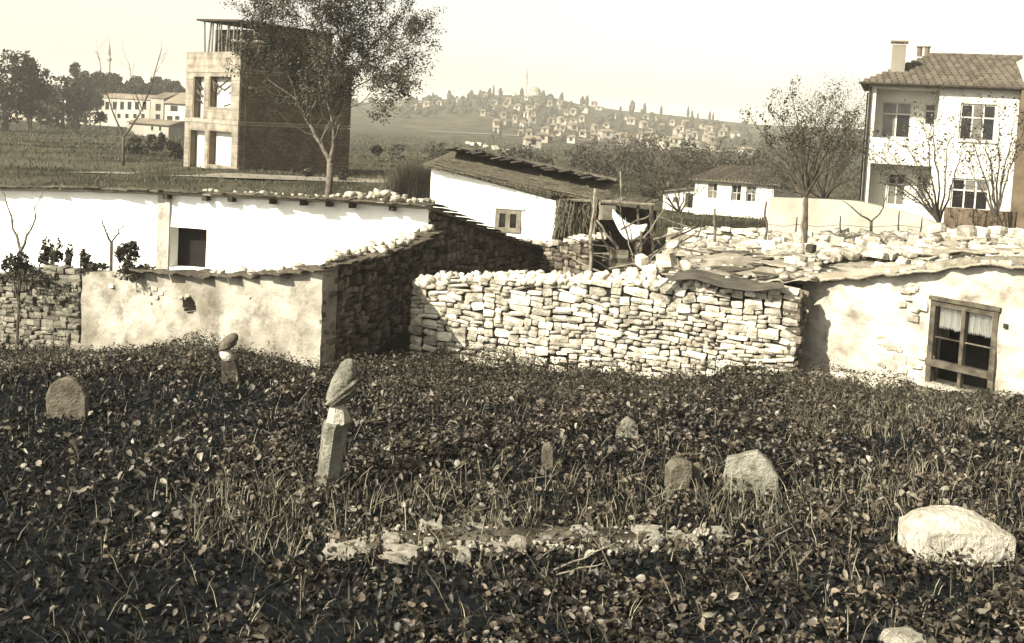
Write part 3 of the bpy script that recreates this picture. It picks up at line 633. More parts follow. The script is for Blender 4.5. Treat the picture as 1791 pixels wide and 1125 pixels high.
cr_ = empty('crate', P(1083, 466, 28.3), 'square grey board crate standing in the yard rubble', 'crate')
for k in range(4):
    mb = MB(); mb.box(P(1083, 441 + k * 7.6, 28), (.48, .03, .105), .1); mb.build('board', WOODP if k % 2 else WOOD, cr_)
mb = MB(); mb.box(P(1083, 453, 28.25), (.46, .40, .44), .1); mb.build('crate_body', WOODD, cr_)
rnd = random.Random(77)
for k in range(34):
    px = rnd.uniform(1045, 1210); py = rnd.uniform(415, 478); D = rnd.uniform(27, 30.5); q = P(px, py, D); L_ = rnd.uniform(.5, 1.6); d = Vector((rnd.gauss(0, .8), rnd.gauss(0, .4), rnd.uniform(-.1, .9))).normalized()
    T(wob_tube(q, q + d * L_, rnd.uniform(.018, .04), .012, .07, 5, 5, 300 + k).build('wooden_stick', rnd.choice([WOOD, WOODP, WOODD]), None), 'stick lying in the tangle of the yard rubble', 'stick', 'sticks in the yard rubble')
# heap of dark and pale rubble filling the yard
rnd = random.Random(33)
for k in range(150):
    px = rnd.uniform(1040, 1230); D = rnd.uniform(26.5, 33); t = (px - 1040) / 190
    g = gz((px - CX) / FPX * D, D); zc = g + rnd.random() * (.25 + .9 * t) * (1 if D > 28 else .6)
    x = (px - CX) / FPX * D
    loose((x, D, zc), rnd.uniform(.15, .36), 'stone of the tumbled heap in the yard behind the pale wall' if k % 3 else 'dark stone of the tumbled heap in the yard behind the pale wall', 'tumbled yard stones' if k % 3 else 'dark tumbled yard stones', RUB if k % 3 == 0 else RUBD, rnd=rnd)
hm = MB()
# mound under the heap
nx_, ny_ = 26, 16; V = []; Fc = []
for j in range(ny_ + 1):
    for i in range(nx_ + 1):
        u, v = i / nx_, j / ny_; x = lerp(1.9, 6.0, u) ; y = lerp(25.2, 33.5, v); e = min(1, 4 * min(u, 1 - u)) * min(1, 4 * min(v, 1 - v))
        V.append((x, y, gz(x, y) - .1 + e * (.15 + .75 * u + .25 * N3(x * 1.2, y * 1.2))))
for j in range(ny_):
    for i in range(nx_): a = j * (nx_ + 1) + i; Fc.append((a, a + 1, a + nx_ + 2, a + nx_ + 1))
T(fast('earth_mound', V, Fc, EARTH, smooth=True), 'earth mound under the tumbled yard stones', None, None, 'structure')
# ================================================================== PALE DRY STONE WALL (front)
pw = empty('dry_stone_wall', P(1060, 660, 22), 'pale dry stone wall across the middle with rounded rubble top', 'wall')
F8 = Fr(P(716, 560, 23.1), P(1396, 580, 20.7))
zt8 = zt_of(F8, [(716, 500), (760, 494), (900, 490), (1000, 496), (1100, 492), (1150, 500), (1250, 505), (1320, 508), (1380, 512), (1396, 515)], .03, 6)
masonry(pw, F8, 0, F8.L, ground_of(F8, -.05), zt8, WALLST, CORE, wr=(.13, .56), hr=(.08, .225), limit=300, seed=4, thick=.6, jut=.04)
rnd = random.Random(17)
topst = []
for k in range(300):
    a = rnd.uniform(0, F8.L * .80); b = rnd.random()
    s_ = rnd.uniform(.07, .19); mx = Matrix.LocRotScale(F8.pt(a, zt8(a) - .02 + b * b * .13, -rnd.uniform(.02, .5)), __import__('mathutils').Euler((rnd.random(), rnd.random(), rnd.random() * 6)), Vector((s_ * 1.5, s_, s_ * .65)))
    topst.append((rnd.choice(RUB), mx))
joined('top_rubble', topst, pw)
# right end return of the wall
F8b = Fr(F8.B + F8.n * -.0 + F8.u * .03, F8.B - F8.n * .75 + F8.u * .10)
masonry(pw, F8b, 0.0, F8b.L, ground_of(F8b, -.05), lambda a: zt8(F8.L) - .02, WALLSTD, None, wr=(.15, .4), hr=(.08, .2), limit=60, seed=5)
for (x, y, s_) in [(1100, 485, .26), (1135, 470, .30), (1140, 500, .28), (1128, 486, .22), (1165, 455, .3), (1180, 470, .18), (1122, 455, .24), (1290, 497, .24), (1310, 502, .2), (1085, 492, .2), (1200, 462, .2), (1155, 468, .2)]:
    loose(P(x, y + 8, 22.6), s_ * 1.1, 'big pale block perched at the back of the dry stone wall near the felt roof', 'big perched blocks', flat=.8, rnd=rnd)
# ================================================================== RIGHT HUT
rh = empty('sunken_hut', P(1600, 680, 19.8), 'low whitewashed hut on the right with wooden window near the ground', 'hut')
F9 = Fr(P(1398, 580, 22.0), P(1850, 580, 17.9))
zt9 = zt_of(F9, [(1398, 500), (1480, 490), (1560, 482), (1640, 474), (1700, 467), (1791, 470), (1850, 466)], .02, 8)
win9 = F9.rect(1624, 533, 1744, 681)
slab_wall('wall', F9, 0, F9.L, lambda a: gz(*F9.pt(a, 0).xy) - .4, zt9, [win9], PLASTER2, rh, thick=.40, amp=.05, step=.09)
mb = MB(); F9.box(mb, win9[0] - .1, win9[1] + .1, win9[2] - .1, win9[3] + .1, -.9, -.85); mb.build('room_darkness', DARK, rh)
# window frame: two upper lights with lace curtains, two small lower lights
s0, s1, z0, z1 = win9; fwm = .10; zr = F9.hit(1680, 645)[1]
mb = MB(); F9.box(mb, s0, s0 + fwm, z0, z1, -.14, .045); F9.box(mb, s1 - fwm, s1, z0, z1, -.14, .045)
F9.box(mb, s0 - .03, s1 + .03, z1 + .002, z1 + .07, -.12, .075); F9.box(mb, s0 + fwm + .002, s1 - fwm - .002, z1 - .10, z1 - .002, -.12, .035)
wn = mb.build('window', WOOD, rh)
mb = MB(); F9.box(mb, s0 - .01, s1 + .01, zr - .06, zr + .06, -.10, .065); mb.build('rail', WOOD, wn)
mb = MB(); cm = (s0 + s1) / 2; F9.box(mb, cm - .035, cm + .035, zr + .062, z1 - .102, -.09, .03); F9.box(mb, cm - .03, cm + .03, z0, zr - .062, -.09, .02); mb.build('mullion', WOOD, wn)
mb = MB(); F9.box(mb, s0 - .1, s1 + .1, z0 - .09, z0 - .002, -.2, .12); mb.build('sill', SLAB, wn)
zmid = lerp(zr + .06, z1 - .1, .42)
for a, b in ((s0 + fwm, cm - .035), (cm + .035, s1 - fwm)):
    mb = MB(); F9.box(mb, a, b, zmid - .012, zmid + .012, -.06, -.02); mb.build('glazing_bar', WOOD, wn)
    for q0, q1 in ((zr + .06, zmid - .013), (zmid + .013, z1 - .1), (z0, zr - .06)):
        g = MB(); F9.box(g, a, b, q0, q1, -.052, -.046)
        gl = bpy.data.materials.get('clear_pane')
        if not gl:
            gl = bpy.data.materials.new('clear_pane'); gl.use_nodes = True; n_ = gl.node_tree; bs = n_.nodes['Principled BSDF']; bs.inputs['Base Color'].default_value = (.9, .9, .88, 1); bs.inputs['Transmission Weight'].default_value = 1.0; bs.inputs['Roughness'].default_value = .02; bs.inputs['IOR'].default_value = 1.05
        g.build('pane', gl, wn)
    cu = MB(); nn_ = 46; ztop = z1 - .11; zl = lerp(zmid, z1 - .1, .36)
    for i in range(nn_ + 1):
        x = lerp(a - .02, b + .02, i / nn_); tt = -.13 + .012 * math.sin(i * 1.9); drop = zl - (.10 * (.5 + .5 * N3(i * .45, 2)) if i % 3 else 0.0)
        cu.v += [tuple(F9.pt(x, ztop, tt)), tuple(F9.pt(x, drop, tt)), tuple(F9.pt(x, ztop, tt - .006)), tuple(F9.pt(x, drop, tt - .006))]
    for i in range(nn_): o_ = i * 4; cu.f += [(o_, o_ + 1, o_ + 5, o_ + 4), (o_ + 2, o_ + 6, o_ + 7, o_ + 3)]
    cu.build('curtain', CLOTH, wn)
mb = MB(); r_ = F9.rect(1758, 566, 1766, 574); F9.box(mb, r_[0], r_[1], r_[2], r_[3], -.01, .07); mb.build('wall_socket', WOODD, rh)
rnd = random.Random(41)
yaw9 = math.atan2(F9.u.y, F9.u.x)
for k in range(30):                                      # stones showing through at the foot and where the render fell
    x, y = (rnd.uniform(1540, 1625), rnd.uniform(595, 668)) if k < 20 else (rnd.uniform(1575, 1612), rnd.uniform(500, 560))
    a, z = F9.hit(x, y); s_ = rnd.uniform(.14, .32); put_stone(rnd.choice(WALLST), F9.pt(a, z, -.045), (s_, .16, s_ * .5), (0, rnd.uniform(-.15, .15), yaw9), rh)
mb = MB()
for k, (x, y) in enumerate([(1440, 662), (1480, 660), (1520, 668), (1555, 668)]):
    o = put_stone(WALLST[k], P(x, y, 20.6 - k * .25), (.6, .35, .16), (0, 0, yaw9), None, 'foot_stone'); T(o, 'flat pale stone in the row at the foot of the hut wall', 'stone', 'flat stones at the foot of the hut')
# roof of the hut: uneven earth sheet with depth
def rz9(a, t):
    z = zt9(min(max(a, 0), F9.L)) + .05 if a > 0 else zt9(0) + .05 + .02 * a
    return z - .10 * N3(a * .8, t * .8) * (1 if t < -.3 else 0) + .05 * N3(a * 2.5, t * 2.5, 4) + .03 * N3(a * 7, t * 7, 4) - (.0 if t > -2 else (t + 2) * .02)
V = []; Fc = []; nu, nv = 150, 60; a_lo, a_hi, t_lo, t_hi = -3.4, F9.L + .3, -6.2, .22
for layer_ in (0, 1):
    for j in range(nv + 1):
        for i in range(nu + 1):
            a = lerp(a_lo, a_hi, i / nu); t = lerp(t_lo, t_hi, j / nv); tf = t
            if j == nv: tf = t + .12 * N3(a * 1.7, 3) + .08 * N3(a * 6, 3)
            if a < 0: tf = min(tf, -.35 + a * .02) if j == nv else lerp(t_lo, -.35, j / nv)
            V.append(tuple(F9.pt(a, rz9(a, t) - .045 * layer_, tf)))
K = (nu + 1) * (nv + 1); I = lambda i, j: j * (nu + 1) + i
for j in range(nv):
    for i in range(nu): a = I(i, j); Fc += [(a, a + 1, a + nu + 2, a + nu + 1), (a + K, a + nu + 1 + K, a + nu + 2 + K, a + 1 + K)]
for i in range(nu): Fc.append((I(i, nv), I(i + 1, nv), I(i + 1, nv) + K, I(i, nv) + K)); Fc.append((I(i, 0), I(i, 0) + K, I(i + 1, 0) + K, I(i + 1, 0)))
for j in range(nv): Fc.append((I(0, j), I(0, j + 1), I(0, j + 1) + K, I(0, j) + K)); Fc.append((I(nu, j), I(nu, j) + K, I(nu, j + 1) + K, I(nu, j + 1)))
rf9 = fast('roof', V, Fc, ROOFE, rh, smooth=True)
for k, (xa, ya, xb, yb, D) in enumerate([(1372, 492, 1500, 478, 21.5), (1488, 478, 1620, 468, 20.2), (1600, 470, 1700, 455, 19.4), (1690, 457, 1800, 456, 18.8)]):
    p0, p1 = P(xa, ya, lerp(22, 18, (xa - 1398) / 450) - .15), P(xb, yb, lerp(22, 18, (xb - 1398) / 450) - .15); d = (p1 - p0); mb = MB(); nrm = Vector((d.y, -d.x, 0)).normalized(); up_ = Vector((0, 0, 1)); segs = 26
    pts = []
    for i in range(segs + 1):
        q = p0.lerp(p1, i / segs) + up_ * (.035 * N3(i * .2, k * 3) + .022 * N3(i * .9, k * 5)); pts.append(q)
    hh = .062
    for i in range(segs):
        a_, b_ = pts[i], pts[i + 1]
        mb.hexa([a_ + nrm * .05 - up_ * hh, b_ + nrm * .05 - up_ * hh, b_ - nrm * .03 - up_ * hh, a_ - nrm * .03 - up_ * hh, a_ + nrm * .03 + up_ * hh, b_ + nrm * .03 + up_ * hh, b_ - nrm * .10 + up_ * (hh + .02), a_ - nrm * .10 + up_ * (hh + .02)])
    mb.build('fascia_board', FELT if k < 2 else WOODP, rh)
# sides of the hut and back wall
for nm, (aa, bb) in {'side_wall': (F9.pt(0.02, 0, -.42), F9.pt(.3, 0, -5.8)), 'end_wall': (F9.pt(F9.L - .3, 0, -.42), F9.pt(F9.L, 0, -5.8))}.items():
    mb = MB(); u = F9.u * .27; o_ = F9.n * -5.4
    q = Vector((aa.x, aa.y, 0)); zz = (zt9(0) if nm == 'side_wall' else zt9(F9.L)) - .15
    mb.hexa([q - Vector((0, 0, .3)), q + u - Vector((0, 0, .3)), q + u + o_ - Vector((0, 0, .3)), q + o_ - Vector((0, 0, .3)), q + Vector((0, 0, zz)), q + u + Vector((0, 0, zz)), q + u + o_ + Vector((0, 0, zz)), q + o_ + Vector((0, 0, zz))]); mb.build(nm, PLASTER, rh)
# felt sheet sagging between the stone wall and the hut
def sheet(name, corners, nu, nv, zf, m, parent=None, th=.03):
    mb = MB(); c0, c1, c2, c3 = [Vector(c) for c in corners]
    for i in range(nu + 1):
        for j in range(nv + 1):
            u, v = i / nu, j / nv; q = c0.lerp(c1, u).lerp(c3.lerp(c2, u), v); mb.v.append((q.x, q.y, q.z + zf(u, v)))
    for i in range(nu):
        for j in range(nv): a = i * (nv + 1) + j; mb.f.append((a, a + nv + 1, a + nv + 2, a + 1))
    o = mb.build(name, m, parent, True); s_ = o.modifiers.new('thick', 'SOLIDIFY'); s_.thickness = th; s_.offset = -1; return o
fs = sheet('felt_sheet', (P(1158, 494, 21.5), P(1430, 494, 21.2), P(1440, 440, 26.5), P(1205, 446, 27)), 70, 34, lambda u, v: .07 * N3(u * 4, v * 3, 7) + .05 * N3(u * 13, v * 9, 7) + .03 * N3(u * 31, v * 20, 7) + .05 * math.sin(u * 9) * (1 - v) ** 2 + .08 * math.sin(v * 3.1), FELT, th=.014)
T(fs, 'light sagging felt sheet roofing the gap between stone wall and hut', 'roofing sheet')
for k, (pts_, lb) in enumerate([(((1150, 508), (1170, 488), (1215, 484), (1260, 498), (1320, 506), (1372, 500)), 'dark rolled felt strip curling over the stone wall edge'), (((1165, 486), (1215, 478), (1270, 492), (1330, 501)), 'thin dark strip of felt lying behind the curling one')]):
    mb = MB(); D = 21.2 - k * -.25; prev = None
    fine = []
    for i in range(len(pts_) * 5): 
        t = i / (len(pts_) * 5 - 1); x = lerp(pts_[0][0], pts_[-1][0], t); fine.append((x, (interp(x - 7, pts_) + interp(x, pts_) + interp(x + 7, pts_)) / 3))
    for (xa, ya), (xb, yb) in zip(fine, fine[1:]):
        a_, b_ = P(xa, ya, D - (xa - 1150) / 240 * .75), P(xb, yb, D - (xb - 1150) / 240 * .75); e_ = math.sin(math.pi * min(.97, max(.03, (xa - 1150) / 240))) ** .6; bkv = Vector((.05, .5 * e_, .03)); up_ = Vector((0, 0, (.045 - k * .02) * e_ + .006))
        mb.hexa([a_ - up_, b_ - up_, b_ + bkv - up_, a_ + bkv - up_, a_ + up_ * .4, b_ + up_ * .4, b_ + bkv + up_ * .4, a_ + bkv + up_ * .4])
    T(mb.build('felt_strip', FELTD, None), lb, 'roofing felt')
rnd = random.Random(58)
for k in range(30):
    u, v = rnd.random(), rnd.random() ** 1.4; q = P(1158, 494, 21.5).lerp(P(1430, 494, 21.2), u).lerp(P(1205, 446, 27).lerp(P(1440, 440, 26.5), u), v)
    mb = MB(); a_, b_ = rnd.uniform(.35, 1.0), rnd.uniform(.25, .5)
    pts_ = [Vector((math.cos(t) * a_ / 2 * rnd.uniform(.7, 1.1), math.sin(t) * b_ / 2 * rnd.uniform(.7, 1.1), 0)) for t in [i * 2 * math.pi / 7 for i in range(7)]]
    mb.v = [tuple(p_) for p_ in pts_] + [tuple(p_ + Vector((0, 0, .022))) for p_ in pts_]; mb.f = [tuple(range(6, -1, -1)), tuple(range(7, 14))] + [(i, (i + 1) % 7, 7 + (i + 1) % 7, 7 + i) for i in range(7)]
    o = mb.build('broken_slab', [FELT, ROOFE, WOOD, FELTD][k % 4], None); o.location = q + Vector((0, 0, .10 + rnd.uniform(0, .03))); o.rotation_euler = (rnd.uniform(-.12, .12), rnd.uniform(-.12, .12), rnd.uniform(-.6, .6)); C.objects.unlink(o); link(o, fs)
for k in range(75):
    if k < 40: u, v = rnd.uniform(.78, 1.04), rnd.random()
    else: u, v = rnd.random(), rnd.random() ** 2
    q = P(1158, 494, 21.5).lerp(P(1430, 494, 21.2), u).lerp(P(1205, 446, 27).lerp(P(1440, 440, 26.5), u), v)
    loose(q + Vector((0, 0, .08)), rnd.uniform(.06, .24) if k < 40 else rnd.uniform(.04, .14), 'rubble stone holding down the felt sheet beside the low hut', 'stones on the felt sheet', flat=.5, rnd=rnd)
# rubble on the hut roof
LB = 'pale rough stone lying loose on the earth roof of the low hut'
rnd = random.Random(55)
for k in range(620):
    a = rnd.uniform(-.9, F9.L + .2); t = -.15 - 5.6 * rnd.random() ** 1.15
    dens = N3(a * .9, t * .9, 2)
    if k > 430: t = -rnd.uniform(-.05, .45)
    elif dens < -.22: continue
    s_ = rnd.uniform(.08, .30) * (.8 if t > -1 else 1.1)
    loose(F9.pt(a, rz9(a, t), t), s_, LB, 'loose stones on the hut roof', flat=.55, rnd=rnd)
for (x, y, s_, lb) in [(1388, 462, .36, 'large pale boulder on the roof beside the slim pole'), (1418, 440, .22, 'dark stump-like stone upright on the hut roof')]:
    loose(P(x, y, 23.5), s_, lb, None, RUBD if 'dark' in lb else RUB, flat=.8, rnd=rnd, name='boulder')
# ================================================================== RUBBLE BANK AND GARDEN WALL
rb = empty('rubble_bank', P(1250, 440, 30), 'low bank wall of pale rubble between the fence poles', 'wall')
F10 = Fr(P(1165, 420, 31.5), P(1400, 420, 28.5)); zt10 = zt_of(F10, [(1165, 402), (1230, 398), (1300, 402), (1345, 408), (1400, 418)], .06, 4)
masonry(rb, F10, 0, F10.L, lambda a: zt10(a) - 1.1, zt10, WALLST, COREL, wr=(.14, .46), hr=(.09, .22), limit=160, seed=19, jut=.08, thick=.7)
rnd = random.Random(61)
for k in range(330):
    px = rnd.uniform(1340, 1800) if k < 250 else rnd.uniform(1170, 1340); py = rnd.uniform(408, 448) if k < 250 else rnd.uniform(425, 446); D = lerp(29.5, 25.5, (py - 408) / 40) if k < 250 else lerp(28.5, 27.2, (py - 425) / 21)
    loose(P(px, py + 4, D), rnd.uniform(.12, .42), 'rough pale stone of the tumbled bank in front of the cream garden wall', 'tumbled stones before the garden wall', flat=.6, rnd=rnd)
sheet('earth_bank', (P(1165, 450, 27), P(1800, 440, 25.2), P(1800, 412, 31), P(1165, 412, 31)), 40, 12, lambda u, v: .12 * N3(u * 14, v * 5), ROOFE).__setitem__('kind', 'structure')
gw = empty('garden_wall', P(1500, 420, 34), 'smooth cream garden wall stepping down in front of the two-storey house', 'wall')
F11 = Fr(P(1343, 380, 35.0), P(1662, 390, 31.5)); zt11 = lambda a: interp(a, F11.tops([(1343, 345), (1430, 348), (1500, 352), (1560, 366), (1610, 380), (1662, 402)]))
slab_wall('wall', F11, 0, F11.L, .2, zt11, [], CREAM, gw, thick=.25, amp=.02, step=.3)
bp_ = empty('board_fence', P(1712, 408, 35), 'brown board fence panel under the lower right windows', 'fence')
Fb = Fr(P(1650, 388, 35), P(1778, 388, 34.2))
for k in range(13):
    a, b = Fb.L * k / 13, Fb.L * (k + .985) / 13; zt_, zb_ = Fb.hit(1712, 367)[1], Fb.hit(1712, 415)[1]; mb = MB(); Fb.box(mb, a, b, zb_, zt_ + .02 * rnd.random(), -.03, .0 + .01 * (k % 2)); mb.build('board', PANEL, bp_)
for k, (x, y0, y1) in enumerate([(1394, 380, 420), (1470, 378, 432), (1573, 370, 412), (1613, 382, 410)]):
    pole(x, y0, x - 3, y1, 29, .025, ['short thin fence stake just left of the bare tree', 'leaning thin fence stake below the forked sapling', 'dark fence stake left of centre before the house loggia', 'rightmost thin fence stake before the brown boards'][k], WOODD, 70 + k, 'fence_stake', 'stake', grp='thin wire fence stakes')
mb = MB()
for yy in (392, 406):
    st = [P(x, yy + (x - 1343) * .01 + 4 * (i % 2), 29 - .003 * i) for i, x in enumerate([1343, 1370, 1394, 1430, 1470, 1520, 1573, 1613])]
    mb.tube(st, .007, 3)
T(mb.build('fence_wire', WOODD, None), 'two sagging wires strung between the thin stakes', 'wire')
for (x, y) in [(1638, 405), (1690, 410), (1715, 411), (1745, 408)]:
    loose(P(x, y, 26.5), .34, {1638: 'squared block at the foot of the garden wall end, first of the row', 1690: 'squared block before the left half of the brown board fence', 1715: 'squared block before the middle of the brown board fence', 1745: 'squared block before the right half of the brown board fence'}[x], 'blocks at the back of the hut roof', WALLST, flat=.7, rnd=rnd)
# ================================================================== TWO-STOREY HOUSE
th = empty('two_storey_house', P(1650, 420, 44.5), 'two-storey white house with tiled roof, chimney and corner loggias', 'house')
F12 = Fr(P(1513, 250, 45.5), P(1783, 250, 43.6))
ez = F12.hit(1650, 152)[1]
h_up = F12.rect(1530, 156, 1641, 243); h_lo = F12.rect(1513, 288, 1626, 400); h_lo = (.28, h_lo[1], h_lo[2], h_lo[3])
wu = F12.rect(1678, 182, 1742, 247); wl = F12.rect(1663, 313, 1730, 368)
slab_wall('wall', F12, 0, F12.L, .7, ez, [h_up, h_lo, wu, wl], HWHITE, th, thick=.25, amp=.006, step=.5)
for nm, A_ in (('side_wall', F12.pt(0.003, 0, -.252)), ('side_wall', F12.pt(F12.L - .25, 0, -.252))):
    mb = MB(); u = F12.u * .247; d = -F12.n * 8; q = Vector(A_)
    b0, b1 = Vector((0, 0, .7)), Vector((0, 0, ez)); mb.hexa([q + b0, q + u + b0, q + u + d + b0, q + d + b0, q + b1, q + u + b1, q + u + d + b1, q + d + b1]); mb.build(nm, HWHITE, th)
for h_, wins in ((h_up, [(1541, 178, 1594, 242), (1616, 181, 1638, 220)]), (h_lo, [(1551, 303, 1584, 360), (1603, 306, 1624, 350)])):
    tb = -1.15; mb = MB()
    F12.box(mb, h_[0] - .22, h_[0] - .002, h_[2] - .1, h_[3] + .1, tb, -.252); F12.box(mb, h_[1] + .002, h_[1] + .15, h_[2] - .1, h_[3] + .1, tb, -.252)
    F12.box(mb, h_[0], h_[1], h_[3] + .002, h_[3] + .15, tb, -.252); F12.box(mb, h_[0], h_[1], h_[2] - .2, h_[2] - .002, tb, -.252)
    lg = mb.build('loggia', HWHITE, th)
    rcs = [F12.rect(*q, t=tb) for q in wins]
    slab_wall('loggia_back_wall', F12, h_[0] - .2, h_[1] + .12, h_[2] - .2, h_[3] + .12, rcs, HWHITE, th, thick=.2, amp=0, step=.6, t=tb)
    for i, rc in enumerate(rcs): window(F12, rc, th, nx=2 if i == 0 else 1, ny=(0, .68, 1), fw=.07, mw=.055, t=tb - .06)
for rc in (wu, wl):
    window(F12, rc, th, nx=3, ny=(0, .64, 1), fw=.07, mw=.06, t=-.07)
    mb = MB(); F12.box(mb, rc[0] - .06, rc[1] + .06, rc[2] - .06, rc[2] - .002, -.1, .07); mb.build('window_sill', HWHITE, th)
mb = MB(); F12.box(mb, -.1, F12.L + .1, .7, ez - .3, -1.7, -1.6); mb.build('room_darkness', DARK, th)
mb = MB(); mb.tube([F12.pt(.06, ez - .1, .1), F12.pt(.06, .7, .1)], .05, 8); mb.build('drain_pipe', WOODD, th)
mb = MB(); mb.tube([F12.pt(-.4, ez + .02, .42), F12.pt(F12.L + .2, ez + .02, .42)], .06, 8); mb.build('gutter', WOODD, th)
# hipped roof
rd = 4.2; zr_ = ez + 1.55; rs0 = 2.4
RX = [F12.pt(-.38, ez + .02, .38), F12.pt(F12.L + .3, ez + .02, .38), F12.pt(F12.L + .3, ez + .02, -2 * rd), F12.pt(-.38, ez + .02, -2 * rd), F12.pt(rs0, zr_, -rd), F12.pt(F12.L + .3, zr_, -rd)]
mb = MB(); mb.add(RX, [(0, 1, 5, 4), (0, 4, 3), (3, 4, 5, 2), (1, 2, 5), (0, 3, 2, 1)]); rf12 = mb.build('roof', TILEM, th)
tile = bpy.data.meshes.new('tile'); tv = []; tf_ = []
for i in range(5):
    th_ = math.pi * i / 4; tv += [(-.14 * math.cos(th_), -.24, .055 * math.sin(th_)), (-.12 * math.cos(th_), .24, .045 * math.sin(th_))]
for i in range(4): tf_.append((2 * i, 2 * i + 2, 2 * i + 3, 2 * i + 1))
tf_.append((0, 2, 4, 6, 8)); tile.from_pydata(tv, [], tf_); tile.materials.append(TILE)
def tile_plane(c0, c1, c2, c3, dw, dh, parent, mesh, left_cut=None, cap=300):
    c0, c1, c2, c3 = [Vector(c) for c in (c0, c1, c2, c3)]; ex = (c1 - c0).normalized(); up_ = (c3 - c0); ey = (up_ - ex * up_.dot(ex)); H = ey.length; ey.normalize(); nz_ = ex.cross(ey)
    rot = Matrix((ex, ey, nz_)).transposed().to_4x4(); n = int(H / dh); cnt = 0
    l0 = (c3 - c0).dot(ex); W = (c1 - c0).length
    for j in range(n):
        v = (j + .5) * dh; xs = l0 * v / H; m_ = int((W - xs) / dw)
        for i in range(m_):
            if cnt >= cap: return
            x = xs + (i + .5) * dw; q = c0 + ex * x + ey * v + nz_ * (.03 + .012 * N3(i * 3.3, j * 2.2)); o = bpy.data.objects.new('tile', mesh); mw = Matrix.Translation(q) @ rot @ Matrix.Rotation(R(2.5 + N3(i, j) * 3), 4, 'X') @ Matrix.Rotation(R(N3(i * 2, j * 3) * 4), 4, 'Z')
            C.objects.link(o); o.parent = parent; o.matrix_world = mw
            off = Vector((0, 0, 0)); p_ = parent
            while p_ is not None: off += Vector(p_.location); p_ = p_.parent
            o.matrix_parent_inverse = Matrix.Identity(4); m2 = mw.copy(); m2.translation = mw.translation - off; o.matrix_basis = m2; cnt += 1
tile_plane(RX[0], RX[1], RX[5], RX[4], .285, .40, rf12, tile)
mb = MB()
for k in range(15): 
    a = lerp(rs0, F12.L + .2, (k + .5) / 15); mb.tube([F12.pt(a - .2, zr_ + .03, -rd), F12.pt(a + .2, zr_ + .05, -rd)], .09, 7)
mb.build('ridge_tiles', TILEM, rf12)
def at_roof(px, py, t): a, z = F12.hit(px, py, t); return a, z
a0, zt0 = at_roof(1574, 74, -1.5); _, zb0 = at_roof(1574, 122, -1.5)
mb = MB(); F12.box(mb, a0 - .29, a0 + .27, zb0 - .5, zt0 - .12, -1.9, -1.2); ch = mb.build('chimney', PATH, rf12)
mb = MB(); F12.box(mb, a0 - .36, a0 + .34, zt0 - .03, zt0 + .04, -1.98, -1.12); mb.build('chimney_cap', CONCD, ch)
mb = MB()
for dx_, dy_ in ((-.24, -1.26), (.22, -1.26), (-.24, -1.84), (.22, -1.84)): F12.box(mb, a0 + dx_ - .05, a0 + dx_ + .05, zt0 - .12, zt0 - .03, dy_ - .04, dy_ + .04)
mb.build('cap_support', HWHITE, ch)
for px in (1609, 1622):
    a_, z_ = at_roof(px, 86, -rd); mb = MB(); mb.tube([F12.pt(a_, zr_ - .05, -rd - .1), F12.pt(a_, z_ + .08, -rd - .1)], .11, 8); mb.tube([F12.pt(a_, z_ + .08, -rd - .1), F12.pt(a_, z_ + .13, -rd - .1)], .16, 8); mb.build('chimney_pot', CONCD, rf12)
# neighbouring building at the right edge
nb_ = empty('neighbour_house', P(1800, 420, 43), 'dark brown side of a neighbouring building at the right edge', 'house')
Fn = Fr(P(1779, 250, 43.3), P(1990, 250, 42)); zt_ = Fn.hit(1785, 158)[1]
mb = MB(); Fn.box(mb, 0, Fn.L, .5, zt_, -8, .15); mb.build('wall', PANEL, nb_)
mb = MB(); Fn.box(mb, .14, .5, zt_ + .002, Fn.hit(1788, 98)[1], -4, .1); mb.build('parapet', HWHITE, nb_)
mb = MB(); Fn.box(mb, .505, Fn.L, zt_ + .003, zt_ + 1.0, -8, .0); mb.build('roof', TILEM, nb_)
# ================================================================== SMALL TILED WHITE HOUSE (mid distance)
sh = empty('tiled_cottage', P(1280, 376, 65), 'small white tiled cottage with three dark windows beyond the fence poles', 'house')
F13 = Fr(P(1214, 350, 65.5), P(1352, 350, 63)); zt13 = lambda a: interp(a, F13.tops([(1214, 313), (1352, 322)]))
ws = [F13.rect(1238, 320, 1254, 348), F13.rect(1279, 323, 1296, 352), F13.rect(1305, 325, 1322, 354)]
slab_wall('wall', F13, 0, F13.L, -.8, zt13, ws, HWHITE, sh, thick=.3, amp=.02, step=.6)
for w_ in ws: window(F13, w_, sh, nx=2, ny=2, fw=.05, mw=.03, t=-.12)
mb = MB(); F13.box(mb, .1, F13.L - .1, -.8, zt13(0) - .5, -5, -.5); mb.build('house_body', HWHITE, sh)
q0, q1 = F13.pt(-.3, zt13(0) + .02, .35), F13.pt(F13.L + .5, zt13(F13.L) + .02, .35); q3, q2 = F13.pt(.6, zt13(0) + .78, -3), F13.pt(F13.L + .5, zt13(F13.L) + .85, -3)
dn = Vector((0, 0, -.08)); mb = MB(); mb.hexa([q0 + dn, q1 + dn, q2 + dn, q3 + dn, q0, q1, q2, q3]); rf13 = mb.build('roof', TILEM, sh)
rnd = random.Random(71)
for k in range(26):
    t0 = k / 26; c = Vector(q0).lerp(q1, t0 + .019); c2 = Vector(q3).lerp(q2, t0 + .019); mb = MB(); mb.tube([c + Vector((0, 0, .03)), c.lerp(c2, .5) + Vector((0, 0, .04)), c2 + Vector((0, 0, .03))], .085, 5); mb.build('tile_row', TILE, rf13)
an = empty('cottage_annex', P(1188, 366, 68), 'low white annex with tiny window left of the tiled cottage', 'house')
F14 = Fr(P(1160, 350, 69), P(1216, 350, 67)); zt14 = lambda a: interp(a, F14.tops([(1160, 338), (1216, 330)]))
ws = [F14.rect(1177, 345, 1186, 355), F14.rect(1198, 338, 1212, 364)]
